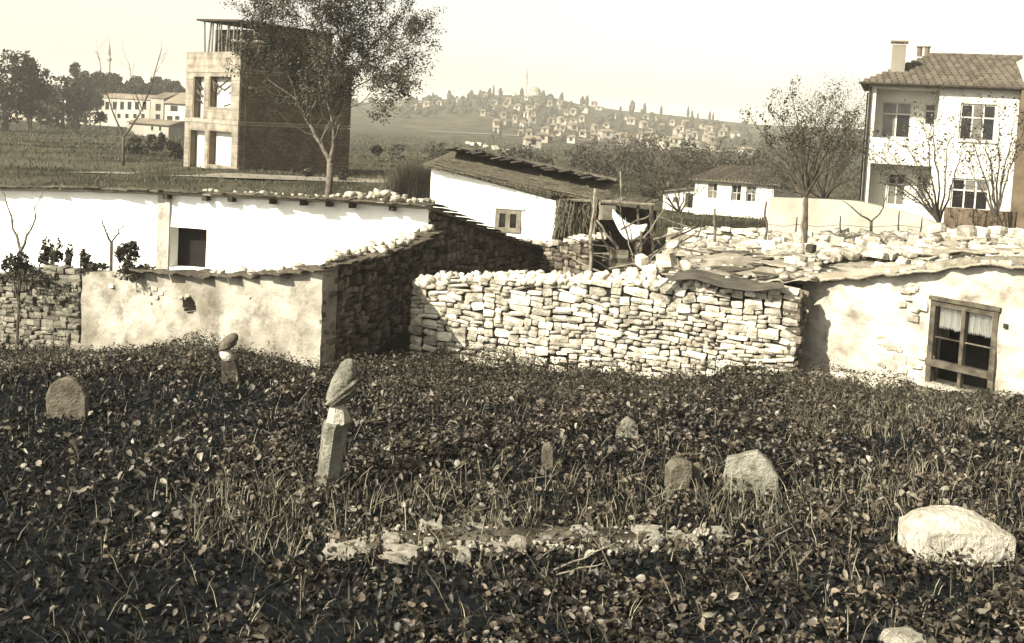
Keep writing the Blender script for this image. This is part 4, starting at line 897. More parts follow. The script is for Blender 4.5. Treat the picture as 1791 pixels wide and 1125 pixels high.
slab_wall('wall', F14, 0, F14.L, -.8, zt14, ws, HWHITE, an, thick=.3, amp=.02, step=.5)
mb = MB(); F14.box(mb, .05, F14.L - .05, -.8, zt14(0) - .2, -4, -.4); mb.build('house_body', DARK, an)
mb = MB(); d = -F14.n * 4; q = [F14.pt(-.2, zt14(0) + .02, .25), F14.pt(F14.L + .1, zt14(F14.L) + .02, .25)]; mb.hexa([q[0], q[1], q[1] + d, q[0] + d, q[0] + Vector((0, 0, .1)), q[1] + Vector((0, 0, .1)), q[1] + d + Vector((0, 0, .3)), q[0] + d + Vector((0, 0, .3))]); mb.build('roof', TILEM, an)
# ================================================================== BRICK BUILDING
bb = empty('brick_building', P(413, 298, 68), 'unfinished brick building with pale front, shade-darkened side and timber roof shelter', 'building')
cc = P(414, 297, 68); FL = Fr(cc + Vector((-.707 * 6.8, .707 * 6.8, 0)), cc); FR = Fr(cc, cc + Vector((.707 * 8.6, .707 * 8.6, 0)))
zg, z1_, z2_, z3_ = -.3, FR.hit(418, 216)[1], FR.hit(418, 124)[1], FR.hit(418, 90)[1]
hl = [FL.rect(330, 228, 357, 296), FL.rect(363, 230, 404, 290)]; hu = [FL.rect(337, 134, 356, 206), FL.rect(365, 134, 404, 188)]
slab_wall('front_wall', FL, 0, FL.L, zg, z1_ - .12, hl, BRICKL, bb, thick=.5, amp=0, step=1, t=0)
slab_wall('front_wall', FL, 0, FL.L, z1_ + .122, z2_ - .12, hu, BRICKL, bb, thick=.5, amp=0, step=1)
slab_wall('front_wall', FL, 0, FL.L, z2_ + .122, z3_, [], BRICKL, bb, thick=.5, amp=0, step=1)
for z in (z1_, z2_):
    mb = MB(); FL.box(mb, -.03, FL.L + .03, z - .12, z + .12, -8.4, .04); mb.build('floor_slab', CONC, bb)
    mb = MB(); FR.box(mb, .1, FR.L, z - .06, z + .06, -.1, .05); mb.build('side_band', CONCD, bb)
for a_ in (.25, 4.2, 8.3):
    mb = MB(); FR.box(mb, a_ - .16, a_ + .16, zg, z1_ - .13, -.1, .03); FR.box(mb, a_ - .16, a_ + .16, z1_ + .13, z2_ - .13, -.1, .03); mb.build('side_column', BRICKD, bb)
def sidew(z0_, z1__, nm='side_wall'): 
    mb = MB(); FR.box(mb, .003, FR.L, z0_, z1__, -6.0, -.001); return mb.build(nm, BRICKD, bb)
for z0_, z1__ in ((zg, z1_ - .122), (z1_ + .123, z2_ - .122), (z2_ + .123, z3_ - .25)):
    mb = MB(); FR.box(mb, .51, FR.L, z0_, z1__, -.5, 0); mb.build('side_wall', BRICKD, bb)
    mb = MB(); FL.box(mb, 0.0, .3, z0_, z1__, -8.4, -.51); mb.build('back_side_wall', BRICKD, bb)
for k, h_ in enumerate(hl + hu):
    mb = MB(); FL.box(mb, h_[0] - .1, h_[1] + .1, h_[2] - .05, h_[3] + .05, -.62, -.52); mb.build('infill_panel', HWHITE, bb)
    mb = MB(); FL.box(mb, h_[0], h_[0] + .16, h_[2], h_[3], -.35, -.02); mb.build('jamb', CONCD, bb)
for k, (xa, ya, xb, yb) in enumerate([(341, 140, 354, 158), (341, 155, 354, 170), (341, 172, 353, 178), (368, 140, 385, 152), (385, 152, 402, 138), (372, 138, 376, 160), (392, 158, 402, 152), (392, 186, 402, 183), (380, 150, 370, 162)]):
    a = FL.hit(xa, ya, -.2); b = FL.hit(xb, yb, -.2); wob_tube(FL.pt(a[0], a[1], -.2), FL.pt(b[0], b[1], -.2), .07, .06, .02, 4, 3, k).build('timber_brace', WOOD if k % 2 else WOODD, bb)
# inner cross walls keep the building closed
mb = MB(); FR.box(mb, .8, FR.L - .5, zg, z3_ - 1, -6.5, -.6); mb.build('inner_mass', DARK, bb)
# rooftop room and timber shelter
pt0, zro = FR.hit(470, 45, -.3); a_s, a_e = FR.hit(450, 80, -.2)[0], FR.hit(581, 80, -.2)[0]
zr0 = FR.hit(470, 47, -.2)[1]; zr1 = FR.hit(580, 62, -.2)[1]
mb = MB(); z_f = z3_ - .25
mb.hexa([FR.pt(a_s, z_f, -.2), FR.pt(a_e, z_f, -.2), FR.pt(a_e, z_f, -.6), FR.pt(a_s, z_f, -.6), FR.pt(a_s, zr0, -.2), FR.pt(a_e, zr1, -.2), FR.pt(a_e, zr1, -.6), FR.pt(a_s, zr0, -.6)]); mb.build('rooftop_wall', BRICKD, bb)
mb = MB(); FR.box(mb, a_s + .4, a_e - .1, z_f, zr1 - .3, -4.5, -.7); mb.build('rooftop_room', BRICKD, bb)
mb = MB(); FR.box(mb, .7, a_s + .39, z_f, zr0 - .25, -4.4, -1.3); mb.build('rooftop_room', DARK, bb)
mb = MB(); c0, c1 = FR.pt(-.3, 0, .1), FR.pt(a_e + .2, 0, .0); dl = FR.n * -5.2; ll = [Vector((*c0.xy, zr0 + .10)), Vector((*c1.xy, zr1 + .03)), Vector((*(c1 + dl).xy, zr1 + .05)), Vector((*(c0 + dl).xy, zr0 + .28))]
mb.hexa(ll + [q + Vector((0, 0, .12)) for q in ll]); mb.build('shelter_roof', WOODD, bb)
rnd = random.Random(81)
for k in range(11):
    t = k / 10; b_ = FR.pt(.15, z3_ - .05, -.3 - 4.4 * t); wob_tube(b_, Vector((b_.x, b_.y, zr0 + .1 + .18 * t)) + FR.u * rnd.uniform(-.2, .2), .06, .05, .02, 4, 3, 90 + k).build('shelter_post', WOOD if k % 2 else WOODP, bb)
for k in range(9):
    a = .2 + k * .32; b_ = FR.pt(a, z3_ - .2, -.25); wob_tube(b_, Vector((b_.x, b_.y, zr0 + .08)), .05, .045, .02, 4, 3, 110 + k).build('shelter_post', WOOD, bb)
mb = MB(); p0, p1 = P(404, 72, 68.6), P(480, 74, 69); mb.tube([p0, p1], .09, 5); mb.build('shelter_rail', CONC, bb)
# ================================================================== TREES
def leaves_on(tips, per, spread, rnd_seed):
    r = np.random.default_rng(rnd_seed); P_ = np.array([tuple(t[0]) for t in tips]); c = np.repeat(P_, per, axis=0); return c + r.normal(size=c.shape) * spread
def limb_tree(name, label, D, trunk, limbs, m, leafm, per, spread, lsize, lev=2, seed=1, group=None, tw=.5, up=.25, kids=3, depth=2.5, Lfac=.45, cat='tree', spr=.65, keep=None):
    rnd = random.Random(seed); base = P(*trunk[0][:2], D); root = empty(name, (base.x, base.y, gz(base.x, base.y)), label, cat, group)
    mb = MB(); pts = [P(x, y, D) for x, y, r in trunk]; pts[0].z = min(pts[0].z, gz(base.x, base.y)) - .1; mb.tube(pts, [r for *_, r in trunk], 9)
    tips = []
    for li, limb in enumerate(limbs):
        dz = rnd.uniform(-depth, depth); n = len(limb); lp = []
        for i, (x, y, r) in enumerate(limb): lp.append(P(x, y, D + dz * i / max(1, n - 1)))
        fine = []; fr_ = []
        for i in range(n - 1):
            for k in range(3): fine.append(lp[i].lerp(lp[i + 1], k / 3) + Vector((rnd.gauss(0, .03), rnd.gauss(0, .03), 0)) * (k > 0)); fr_.append(lerp(limb[i][2], limb[i + 1][2], k / 3))
        fine.append(lp[-1]); fr_.append(limb[-1][2]); mb.tube(fine, fr_, 7, cap=False)
        for i in range(2, len(fine)):
            d = (fine[i] - fine[i - 1]).normalized()
            for _ in range(kids if i > len(fine) * .3 else 1):
                ax = d.orthogonal().normalized(); ax.rotate(Matrix.Rotation(rnd.uniform(0, 6.283), 3, d))
                nd = (d * .6 + ax * rnd.uniform(.5, 1.2) * spr + Vector((0, 0, up))).normalized(); L_ = tw * rnd.uniform(.6, 1.3)
                grow(mb, fine[i], nd, L_, max(.008, fr_[i] * .45), lev, tips, rnd, up=up * .5, kids=2, spread=spr, n=4)
    mb.build('trunk', m, root, True)
    if per:
        if keep: tips = [t for t in tips if keep(t[0])]
        c = leaves_on(tips, per, spread, seed); r = np.random.default_rng(seed)
        leaf_mesh('crown', c, r.uniform(.6, 1.3, len(c)) * lsize, leafm, root, up=.1, seed=seed)
    return root
def big_keep(p):
    px, py = proj(p); lim = 195 if px < 590 else (215 if px > 650 else 170)
    return py < lim + 25 * N3(px * .03, 1) and random.random() < (.9 if px < 560 else (.85 if px < 620 else 1))
# the big tree before the brick building
limb_tree('broadleaf_tree', 'tall fork-trunked leafy tree standing before the brick building', 46,
    [(574, 330, .17), (577, 305, .145), (577, 285, .13)],
    [[(577, 286, 0.102), (560, 250, 0.088), (538, 212, 0.075), (520, 175, 0.054), (500, 120, 0.034), (485, 60, 0.020)],
     [(536, 212, 0.054), (536, 185, 0.041), (525, 130, 0.031), (505, 95, 0.020)],
     [(537, 205, 0.034), (560, 165, 0.027), (575, 130, 0.020)],
     [(577, 285, 0.102), (584, 245, 0.088), (582, 215, 0.061), (572, 165, 0.048), (574, 115, 0.037), (566, 60, 0.027), (560, 15, 0.020)],
     [(584, 240, 0.082), (592, 190, 0.068), (598, 120, 0.054), (603, 85, 0.048), (625, 40, 0.034), (650, 0, 0.020)],
     [(603, 88, 0.041), (590, 50, 0.034), (575, 10, 0.020)], [(603, 90, 0.034), (602, 50, 0.027), (606, 5, 0.020)],
     [(590, 210, 0.048), (615, 140, 0.034), (650, 80, 0.027), (690, 40, 0.020)],
     [(596, 150, 0.041), (640, 110, 0.031), (690, 90, 0.024), (725, 70, 0.017)],
     [(594, 180, 0.034), (625, 150, 0.027), (665, 130, 0.020), (695, 135, 0.014)],
     [(590, 200, 0.027), (620, 185, 0.020), (650, 170, 0.015)],
     [(520, 175, 0.034), (470, 140, 0.027), (440, 110, 0.020)], [(505, 120, 0.027), (465, 80, 0.020), (455, 35, 0.014)], [(560, 60, 0.020), (520, 25, 0.020), (500, 5, 0.014)]],
    BARK, LEAF_T, 15, .14, .115, lev=1, seed=5, tw=1.1, up=.12, kids=3, depth=2.0, keep=big_keep)
# slim bare tree at the right with sparse leaves
def fan(x0, y0, targets, r=.035, D=None):
    return [[(x0, y0, r), (lerp(x0, x, .35) + random.uniform(-4, 4), lerp(y0, y, .45), r * .6), (lerp(x0, x, .72) + random.uniform(-5, 5), lerp(y0, y, .75), r * .35), (x, y, r * .18)] for x, y in targets]
limb_tree('garden_tree', 'slim half-bare tree with sparse leaves behind the hut roof', 27,
    [(1406, 450, .085), (1408, 400, .075), (1409, 345, .065)],
    fan(1409, 345, [(1320, 215), (1345, 190), (1385, 165), (1400, 230), (1430, 190), (1460, 185), (1490, 205), (1500, 250), (1335, 260), (1370, 220), (1440, 240), (1470, 270), (1330, 300)], .032),
    BARKD, LEAF_T, 3, .07, .08, lev=1, seed=12, tw=.32, up=.25, kids=1, depth=1.2, keep=lambda p: p.z > P(1409, 262, 27).z or random.random() < .05)
limb_tree('bare_thicket', 'dense leafless grey thicket left of the two-storey house', 47,
    [(1440, 375, .1), (1440, 350, .09)],
    fan(1440, 352, [(1350, 300), (1370, 260), (1395, 235), (1420, 215), (1445, 205), (1470, 215), (1490, 230), (1505, 255), (1505, 300), (1400, 290), (1460, 260), (1480, 290), (1335, 325)], .05),
    BARKD, LEAF_D, 1, .15, .08, lev=2, seed=14, tw=1.1, up=.3, kids=3, depth=2.5, cat='thicket')
limb_tree('fruit_tree', 'leaning many-stemmed garden tree before the loggias of the house', 33,
    [(1648, 405, .07), (1643, 392, .06)],
    fan(1643, 392, [(1525, 262), (1545, 300), (1590, 262), (1612, 215), (1632, 190), (1665, 230), (1555, 265), (1600, 300), (1575, 330), (1690, 250)], .04),
    BARKD, LEAF_T, 1, .08, .10, lev=1, seed=18, tw=.5, up=.2, kids=2, depth=1.2, keep=lambda p: random.random() < .75)
limb_tree('fruit_tree', 'thin sparse tree before the right windows of the house', 33.5,
    [(1740, 405, .05), (1742, 380, .045)],
    fan(1742, 380, [(1685, 215), (1715, 200), (1750, 190), (1775, 200), (1775, 260), (1690, 290), (1735, 270), (1790, 230)], .035),
    BARKD, LEAF_T, 1, .08, .10, lev=1, seed=19, tw=.45, up=.25, kids=2, depth=1.0, keep=lambda p: random.random() < .7)
limb_tree('sapling', 'small bare forked sapling before the cream garden wall', 29.5,
    [(1527, 432, .045), (1524, 388, .04)], [[(1524, 388, .03), (1500, 372, .02), (1476, 352, .01)], [(1524, 388, .025), (1540, 372, .018), (1550, 345, .01)]],
    WOOD, LEAF_T, 0, .1, .1, lev=0, seed=20, tw=.2, kids=1, depth=.2)
limb_tree('sapling', 'bare forked sapling in the yard before the long white wall, left of the square opening', 26.3,
    [(196, 470, .045), (195, 425, .04)], [[(195, 425, .03), (185, 405, .022), (178, 385, .012)], [(195, 425, .025), (208, 408, .018), (216, 392, .01)]], BARKD, LEAF_T, 0, .1, .1, lev=0, seed=21, tw=.3, kids=1, depth=.2)
limb_tree('sapling', 'taller bare sapling at the left end of the long white wall', 27,
    [(38, 470, .06), (36, 440, .05)], [[(36, 440, .04), (22, 400, .03), (8, 340, .012)], [(36, 440, .04), (55, 400, .025), (72, 345, .012)]], BARK, LEAF_T, 0, .1, .1, lev=0, seed=22, tw=.5, kids=1, depth=.2)
limb_tree('bare_tree', 'tall leafless tree far left before the long windowed building', 75,
    [(215, 296, .12), (216, 240, .1)], [[(216, 240, .08), (245, 200, .06), (265, 150, .05), (283, 85, .02)], [(216, 240, .07), (195, 190, .05), (180, 140, .03), (170, 90, .02)], [(250, 195, .05), (232, 150, .03), (225, 110, .02)]], BARKD, LEAF_T, 0, .1, .1, lev=1, seed=23, tw=1.2, kids=1, depth=1, up=.5)
limb_tree('bare_tree', 'spreading leafless bush-tree beside the white cottage', 58,
    [(1190, 385, .08), (1188, 370, .07)], fan(1188, 372, [(1120, 335), (1140, 310), (1165, 290), (1190, 285), (1215, 300), (1230, 330), (1105, 300)], .05), BARKD, LEAF_D, 1, .12, .10, lev=1, seed=25, tw=1.1, kids=3, depth=2, up=.25)
def crown_cloud(c, rad, n, seed, k=14):
    r = np.random.default_rng(seed); cl = r.normal(size=(k, 3)); cl /= np.linalg.norm(cl, axis=1, keepdims=True); cl *= r.uniform(.3, .85, (k, 1)); rr = r.uniform(.22, .42, k)
    i = r.integers(0, k, n); d = r.normal(size=(n, 3)); d /= np.linalg.norm(d, axis=1, keepdims=True); d *= r.uniform(.6, 1.05, (n, 1))
    return np.array(c) + (cl[i] + d * rr[i][:, None]) * np.array(rad)
def bush(name, label, c, rad, n, ls, m, seed, cat='bush', group=None, trunk=True):
    z = gz(c[0], c[1]) if trunk else c[2] - rad[2]; root = empty(name, (c[0], c[1], z), label, cat, group)
    leaf_mesh('crown', crown_cloud(c, rad, n, seed), np.random.default_rng(seed).uniform(.6, 1.4, n) * ls, m, root, up=.1, seed=seed)
    mb = MB()
    if trunk: mb.tube([(c[0], c[1], z - .1), (c[0] + .05, c[1], c[2])], [max(.04, rad[0] * .09), max(.02, rad[0] * .05)], 6)
    for k in range(5):
        a = k * 1.3; mb.tube([(c[0], c[1], lerp(z, c[2], .6)), (c[0] + math.cos(a) * rad[0] * .5, c[1] + math.sin(a) * rad[1] * .5, c[2] + rad[2] * .4)], [max(.02, rad[0] * .04), .01], 4, cap=False)
    mb.build('trunk', BARKD, root); return root
def bushp(name, label, px, py, D, wpx, hpx, n, ls, m, seed, **k):
    c = P(px, py, D); return bush(name, label, tuple(c), (wpx / FPX * D / 2, wpx / FPX * D / 2, hpx / FPX * D / 2), n, ls, m, seed, **k)
bushp('shrub', 'leafy shrub growing on the left end of the yard wall', 226, 442, 24.4, 46, 56, 900, .09, LEAF_D, 1, trunk=False)
bushp('shrub', 'trailing weeds hanging over the plastered wall below the shrub', 232, 476, 23.6, 80, 36, 900, .08, LEAF_D, 2, trunk=False)
bushp('shrub', 'dark round shrub left of the bare sapling before the white wall', 88, 446, 25.6, 44, 62, 500, .11, LEAF_D, 3)
bushp('shrub', 'small dark shrub between the two larger ones before the white wall', 120, 452, 25.6, 22, 48, 250, .10, LEAF_D, 4)
bushp('shrub', 'small dark shrub right beside the bare sapling before the white wall', 150, 452, 25.5, 24, 50, 250, .10, LEAF_D, 5)
bushp('shrub', 'tall dark shrub at the foot of the leftmost sapling', 32, 468, 25.4, 60, 60, 600, .11, LEAF_D, 6)
bushp('shrub', 'weeds sprouting along the top of the overgrown rubble wall', 70, 478, 25.2, 170, 26, 1200, .09, WEED, 7, trunk=False)
bushp('shrub', 'dark shrub on the wall top right of the hanging weeds', 165, 468, 25, 60, 24, 400, .09, LEAF_D, 8, trunk=False)
# reed clump
rc_ = P(718, 318, 52); r = np.random.default_rng(3); n = 2600
bs = np.stack([rc_.x + r.normal(size=n) * .62, rc_.y + r.normal(size=n) * .6, np.zeros(n)], 1); bs[:, 2] = [gz(a, b) for a, b in bs[:, :2]]
hh = r.uniform(.9, 2.25, n) * np.exp(-((bs[:, 0] - rc_.x) / 1.6) ** 2)
T(blades('reed_clump', bs, hh, .05, REED, lean=.22, seed=4), 'tall dry reed clump left of the gable house roof', 'reeds')
bushp('haystack_bush', 'rounded straw heap at the foot of the brick building', 538, 306, 62, 34, 26, 900, .22, REED, 9, cat='straw heap')
bushp('shrub', 'dark shrub beside the trunk at the corner of the brick building', 602, 308, 60, 30, 26, 500, .2, LEAF_D, 10)
# far left tree masses
rnd = random.Random(91)
FT = [(10, 118, 150, 120, 100), (50, 130, 165, 60, 70), (110, 150, 190, 70, 70), (-30, 130, 150, 90, 110), (135, 140, 230, 60, 60), (170, 146, 260, 50, 36), (205, 148, 270, 50, 30), (240, 148, 280, 50, 30), (275, 150, 285, 50, 28), (305, 156, 270, 40, 26), (70, 165, 210, 60, 40), (150, 160, 240, 60, 30)]
FTL = ['biggest rounded dark tree at the far left edge', 'dark tree crown overlapping the biggest one at far left', 'dome-shaped tree above the left end of the long pale building', 'dark tree cut by the left edge', 'tree behind the left end of the long pale building'] + ['dark tree in the row behind the long windowed building'] * 7
for k, (x, y, D, w_, h_) in enumerate(FT):
    bushp('far_tree', FTL[k], x, y + h_ * .45, D, w_ * 1.25, h_ * 1.9, 2800, .8 * D / 200, LEAF_D, 100 + k, cat='tree', group='tree row behind the long windowed building' if k > 4 else 'tree masses at the far left')
for k, (x, y, D, w_, h_, lb) in enumerate([(235, 258, 90, 50, 46, 'dark bush in the field left of the brick building'), (305, 265, 85, 34, 44, 'dark bush close against the left of the brick building'), (120, 268, 95, 30, 28, 'round black bush in the left field'), (55, 190, 150, 46, 34, 'dark round tree below the far left trees'), (275, 250, 95, 40, 34, 'bush between the two dark ones left of the brick building'), (175, 205, 160, 24, 26, 'small reddish tree at the foot of the long building'), (160, 255, 110, 60, 16, 'long low hedge patch in the left field'), (660, 262, 90, 20, 16, 'small low shrub in the field right of the brick building')]):
    bushp('field_bush', lb, x, y, D, w_, h_, 700, .4, LEAF_D, 130 + k)
for k in range(60):                                      # hedgerow and scrub in the middle valley
    px = rnd.uniform(630, 1340); py = rnd.uniform(262, 345) if px < 1000 else rnd.uniform(275, 345); D = 9000 / max(20, (py - (204 + (px - 895) * .0524))) ; D = min(300, max(60, D))
    if px < 760 and py > 290: continue
    x = (px - CX) / FPX * D; rr = rnd.uniform(.5, 1.5) * (1 + D / 250)
    bush('valley_shrub', 'loose grey-green shrub scattered on the valley floor', (x, D, gz(x, D) + rr * .5), (rr, rr, rr * .7), 160, .22 * (1 + D / 150), WEED if k % 2 else LEAF_D, 200 + k, group='shrubs scattered on the valley floor')
for k in range(16):
    px = 1010 + k * 22 + rnd.uniform(-8, 8); D = rnd.uniform(85, 120); x = (px - CX) / FPX * D; rr = rnd.uniform(1.5, 2.8)
    bush('orchard_tree', 'bushy grey tree in the orchard strip behind the cottage', (x, D, gz(x, D) + rr * .85), (rr, rr, rr * .8), 420, .28, BARKD if k % 2 else LEAF_D, 300 + k, cat='tree', group='orchard trees behind the cottage')
# ================================================================== FAR LEFT BUILDINGS
def simple_house(name, label, fr, zb, zt, roofh, wins, wallm, roofm, group=None, depth=8, over=.3):
    c = fr.pt(fr.L / 2, zb); root = empty(name, c, label, 'building', group)
    slab_wall('wall', fr, 0, fr.L, zb - 1, zt, wins, wallm, root, thick=.3, amp=0, step=2.5)
    for w_ in wins: g = MB(); fr.box(g, w_[0], w_[1], w_[2], w_[3], -.25, -.2); g.build('window', DARK, root)
    mb = MB(); fr.box(mb, 0.02, fr.L - .02, zb - 1, zt - .02, -depth, -.31); mb.build('house_body', wallm, root)
    mb = MB(); e = fr.pt
    q = [e(-over, zt + .02, over), e(fr.L + over, zt + .02, over), e(fr.L + over, zt + .02, -depth), e(-over, zt + .02, -depth), e(-over, zt + roofh, -depth / 2), e(fr.L + over, zt + roofh, -depth / 2)]
    mb.add(q, [(0, 1, 5, 4), (2, 3, 4, 5), (0, 4, 3), (1, 2, 5), (0, 3, 2, 1)]); mb.build('roof', roofm, root); return root
Fa = Fr(P(60, 190, 262), P(262, 190, 250)); zb = Fa.hit(200, 214)[1]; zt = Fa.hit(200, 172)[1]
wn_ = [Fa.rect(x, 178, x + 7, 192) for x in range(197, 258, 13)] + [Fa.rect(x, 178, x + 7, 192) for x in range(80, 190, 13)] + [Fa.rect(x, 199, x + 6, 207) for x in range(205, 258, 14)]
simple_house('long_building', 'long pale two-storey building with a row of windows, far left', Fa, zb, zt, 1.2, wn_, FAR1, FARR, depth=12)
Fa = Fr(P(263, 190, 249), P(286, 190, 246)); simple_house('tall_pale_house', 'narrow pale house joined to the right of the long building', Fa, Fa.hit(270, 214)[1], Fa.hit(270, 172)[1], 1.5, [Fa.rect(272, 182, 281, 194), Fa.rect(272, 200, 280, 209)], FAR1, FARR)
Fa = Fr(P(288, 195, 240), P(345, 195, 232)); simple_house('pale_house', 'pale house half hidden behind the brick building', Fa, Fa.hit(300, 216)[1], Fa.hit(300, 181)[1], 2.5, [Fa.rect(298, 185, 311, 195), Fa.rect(292, 203, 302, 210), Fa.rect(306, 203, 314, 210)], FAR1, FARR)
Fa = Fr(P(222, 223, 175), P(295, 223, 168)); simple_house('low_shed', 'low white shed in the field before the long building', Fa, Fa.hit(258, 234)[1], Fa.hit(258, 217)[1], .8, [Fa.rect(264, 221, 268, 228), Fa.rect(278, 222, 282, 229)], FAR1, FARR, depth=5)
Fa = Fr(P(-60, 190, 300), P(60, 190, 280)); simple_house('far_left_house', 'blurred pale building at the far left edge', Fa, Fa.hit(20, 205)[1], Fa.hit(20, 176)[1], 1.5, [Fa.rect(x, 182, x + 6, 192) for x in range(-40, 50, 16)], FAR2, FARR)
def minaret(name, label, px, ybase, ytop, D, w_):
    root = empty(name, P(px, ybase, D), label, 'minaret'); b, t = P(px, ybase, D), P(px, ytop, D); H = t.z - b.z; r = w_ / FPX * D / 2; mb = MB(); x, y = b.x, b.y
    mb.tube([(x, y, b.z), (x, y, b.z + H * .68)], [r, r * .85], 10); mb.build('shaft', FAR1, root)
    mb = MB(); mb.tube([(x, y, b.z + H * .55), (x, y, b.z + H * .58), (x, y, b.z + H * .62)], [r * .9, r * 1.7, r * 1.7], 10); mb.build('balcony', FAR1, root)
    mb = MB(); mb.tube([(x, y, b.z + H * .68), (x, y, b.z + H)], [r * 1.0, r * .06], 10); mb.build('spire', FARR, root)
minaret('minaret', 'thin far minaret rising above the trees at the left', 190, 150, 72, 420, 5)
# ================================================================== HILL VILLAGE
def mosque():
    D = 735; root = empty('mosque', P(930, 178, D), 'domed mosque on top of the far hill', 'mosque'); c = P(935, 175, D); s_ = D / FPX
    mb = MB(); mb.box((c.x - 1, c.y, c.z + 1), (26 * s_, 14 * s_, 16 * s_)); mb.build('prayer_hall', FAR1, root)
    mb = MB(); mb.tube([(c.x, c.y, c.z + 3), (c.x, c.y, c.z + 5.5)], [11 * s_, 10.5 * s_], 12); mb.build('drum', FAR1, root)
    mb = MB(); pts = [(c.x, c.y, c.z + 5.4 + 8.5 * s_ * math.sin(R(a))) for a in (0, 20, 40, 60, 78, 90)]; mb.tube(pts, [10.5 * s_ * max(.03, math.cos(R(a))) for a in (0, 20, 40, 60, 78, 90)], 14); mb.build('dome', FAR2, root)
    mb = MB(); mb.tube([(c.x - 14, c.y, c.z + 2), (c.x - 14, c.y, c.z + 5)], [4 * s_, 2 * s_], 8); mb.build('side_dome', FAR2, root)
mosque(); minaret('minaret', 'slender minaret beside the domed mosque on the hill', 919, 182, 118, 733, 3.2)
hm_ = {}
def far_house(k, x, y, W, H, Dp, rz, pale, label, group):
    z = gz(x, y); root = empty('hillside_house', (x, y, z), label, 'house', group); root.rotation_euler.z = rz; root.scale = (random.uniform(.65, 1.25), 1, random.uniform(.7, 1.2))
    key = (round(W), round(H), round(Dp), pale)
    if key not in hm_:
        a = bpy.data.meshes.new('wall'); mb = MB(); mb.box((0, 0, H / 2 - .8), (W, Dp, H + 1.6)); a.from_pydata(mb.v, [], mb.f); a.materials.append(FAR1 if pale else FAR2)
        b = bpy.data.meshes.new('roof'); o_ = .35; v = [(-W / 2 - o_, -Dp / 2 - o_, H), (W / 2 + o_, -Dp / 2 - o_, H), (W / 2 + o_, Dp / 2 + o_, H), (-W / 2 - o_, Dp / 2 + o_, H), (-W * .3, 0, H + Dp * .24), (W * .3, 0, H + Dp * .24)]
        b.from_pydata(v, [], [(0, 1, 5, 4), (2, 3, 4, 5), (0, 4, 3), (1, 2, 5), (0, 3, 2, 1)]); b.materials.append(FARR)
        c = bpy.data.meshes.new('window'); mb = MB(); mb.box((0, 0, 0), (1.1, .12, 1.4)); c.from_pydata(mb.v, [], mb.f); c.materials.append(DARK); hm_[key] = (a, b, c)
    a, b, c = hm_[key]
    for me, nm in ((a, 'wall'), (b, 'roof')): o = bpy.data.objects.new(nm, me); C.objects.link(o); o.parent = root
    nwin = max(1, int(W / 3.2))
    for st in range(max(1, int(H / 3))):
        for i in range(nwin): o = bpy.data.objects.new('window', c); C.objects.link(o); o.parent = root; o.location = (-W / 2 + (i + .5) * W / nwin, -Dp / 2 - .03, 1.8 + st * 2.9)
rnd = random.Random(101)
specs = []
HS = [(905, 192, 8, 1), (925, 190, 14, 1), (890, 180, 10, 0), (1048, 190, 12, 1), (960, 185, 10, 0), (1018, 195, 18, 1), (990, 200, 12, 0), (1000, 222, 12, 0), (985, 215, 14, 1), (900, 213, 14, 0), (880, 205, 12, 0), (915, 220, 12, 1), (1030, 178, 9, 0), (980, 182, 9, 1),
      (1208, 231, 18, 1), (1180, 254, 24, 1), (1213, 260, 30, 1), (1250, 262, 22, 0), (1240, 230, 16, 0), (1262, 238, 20, 0), (1285, 240, 24, 1), (1150, 240, 18, 0), (1120, 245, 20, 0), (1090, 242, 22, 1), (1060, 240, 26, 1), (1040, 245, 14, 0), (1020, 238, 18, 0), (1140, 255, 14, 0), (1100, 252, 16, 0), (955, 232, 20, 0), (975, 235, 16, 0), (1305, 268, 22, 1), (1235, 245, 14, 0), (1160, 262, 12, 1), (1270, 222, 10, 0), (845, 200, 12, 0), (860, 190, 10, 0), (1100, 215, 12, 0), (1075, 205, 10, 0), (1125, 222, 10, 0), (1060, 222, 12, 0)]
for (px, py, w_, pale) in HS: specs.append((px, py, w_, pale))
for k in range(60):
    px = rnd.choice([905, 935, 1000, 1060, 1150, 1230]) + rnd.gauss(0, 26); lo = interp(px, RIDGE) + 6; hi = 248 + (px - 950) * .03; py = rnd.uniform(lo, max(lo + 5, hi)); specs.append((px, py, rnd.uniform(6, 15), 1 if rnd.random() < .22 else 0))
for k in range(10): px = rnd.uniform(690, 850); specs.append((px, interp(px, RIDGE) + rnd.uniform(4, 22), rnd.uniform(6, 11), rnd.random() < .5))
for k, (px, py, w_, pale) in enumerate(specs):
    q = G(px, py + 3, 300, 800)
    if q.y > 770: q.y = 745; q.x = (px - CX) / FPX * 745
    W = max(3.0, round(w_ * .8 / FPX * q.y)); H = 2.6 if W < 5 or w_ > 16 else 4.2
    if k == 14: lb, g = 'white cube-like house on the open slope right of the village', None
    elif k == 16: lb, g = 'long low white building nearest at the foot of the village', None
    else: lb, g = ('small pale house among the village houses on the far hill', 'pale village houses on the hill') if pale else ('small brown house among the village houses on the far hill', 'brown village houses on the hill')
    if g:
        reg = 'left of the mosque' if px < 880 else ('just below the mosque' if px < 985 and py < 215 else ('in the middle of the village' if px < 1100 and py < 228 else ('at the foot of the village' if px < 1130 else 'on the right end of the village slope')))
        lb = ('small pale house ' if pale else 'small brown house ') + reg; g = ('pale' if pale else 'brown') + ' village houses ' + reg
    far_house(k, q.x, q.y, W, H, max(4, round(W * .7)), rnd.uniform(-.4, .4), bool(pale), lb, g)
q = G(930, 262, 150, 500); far_house(999, q.x, q.y, 4, 2.2, 3, .2, True, 'lone pale hut in the middle of the green valley', None)
cyp = [bpy.data.meshes.new('crown') for _ in range(4)]
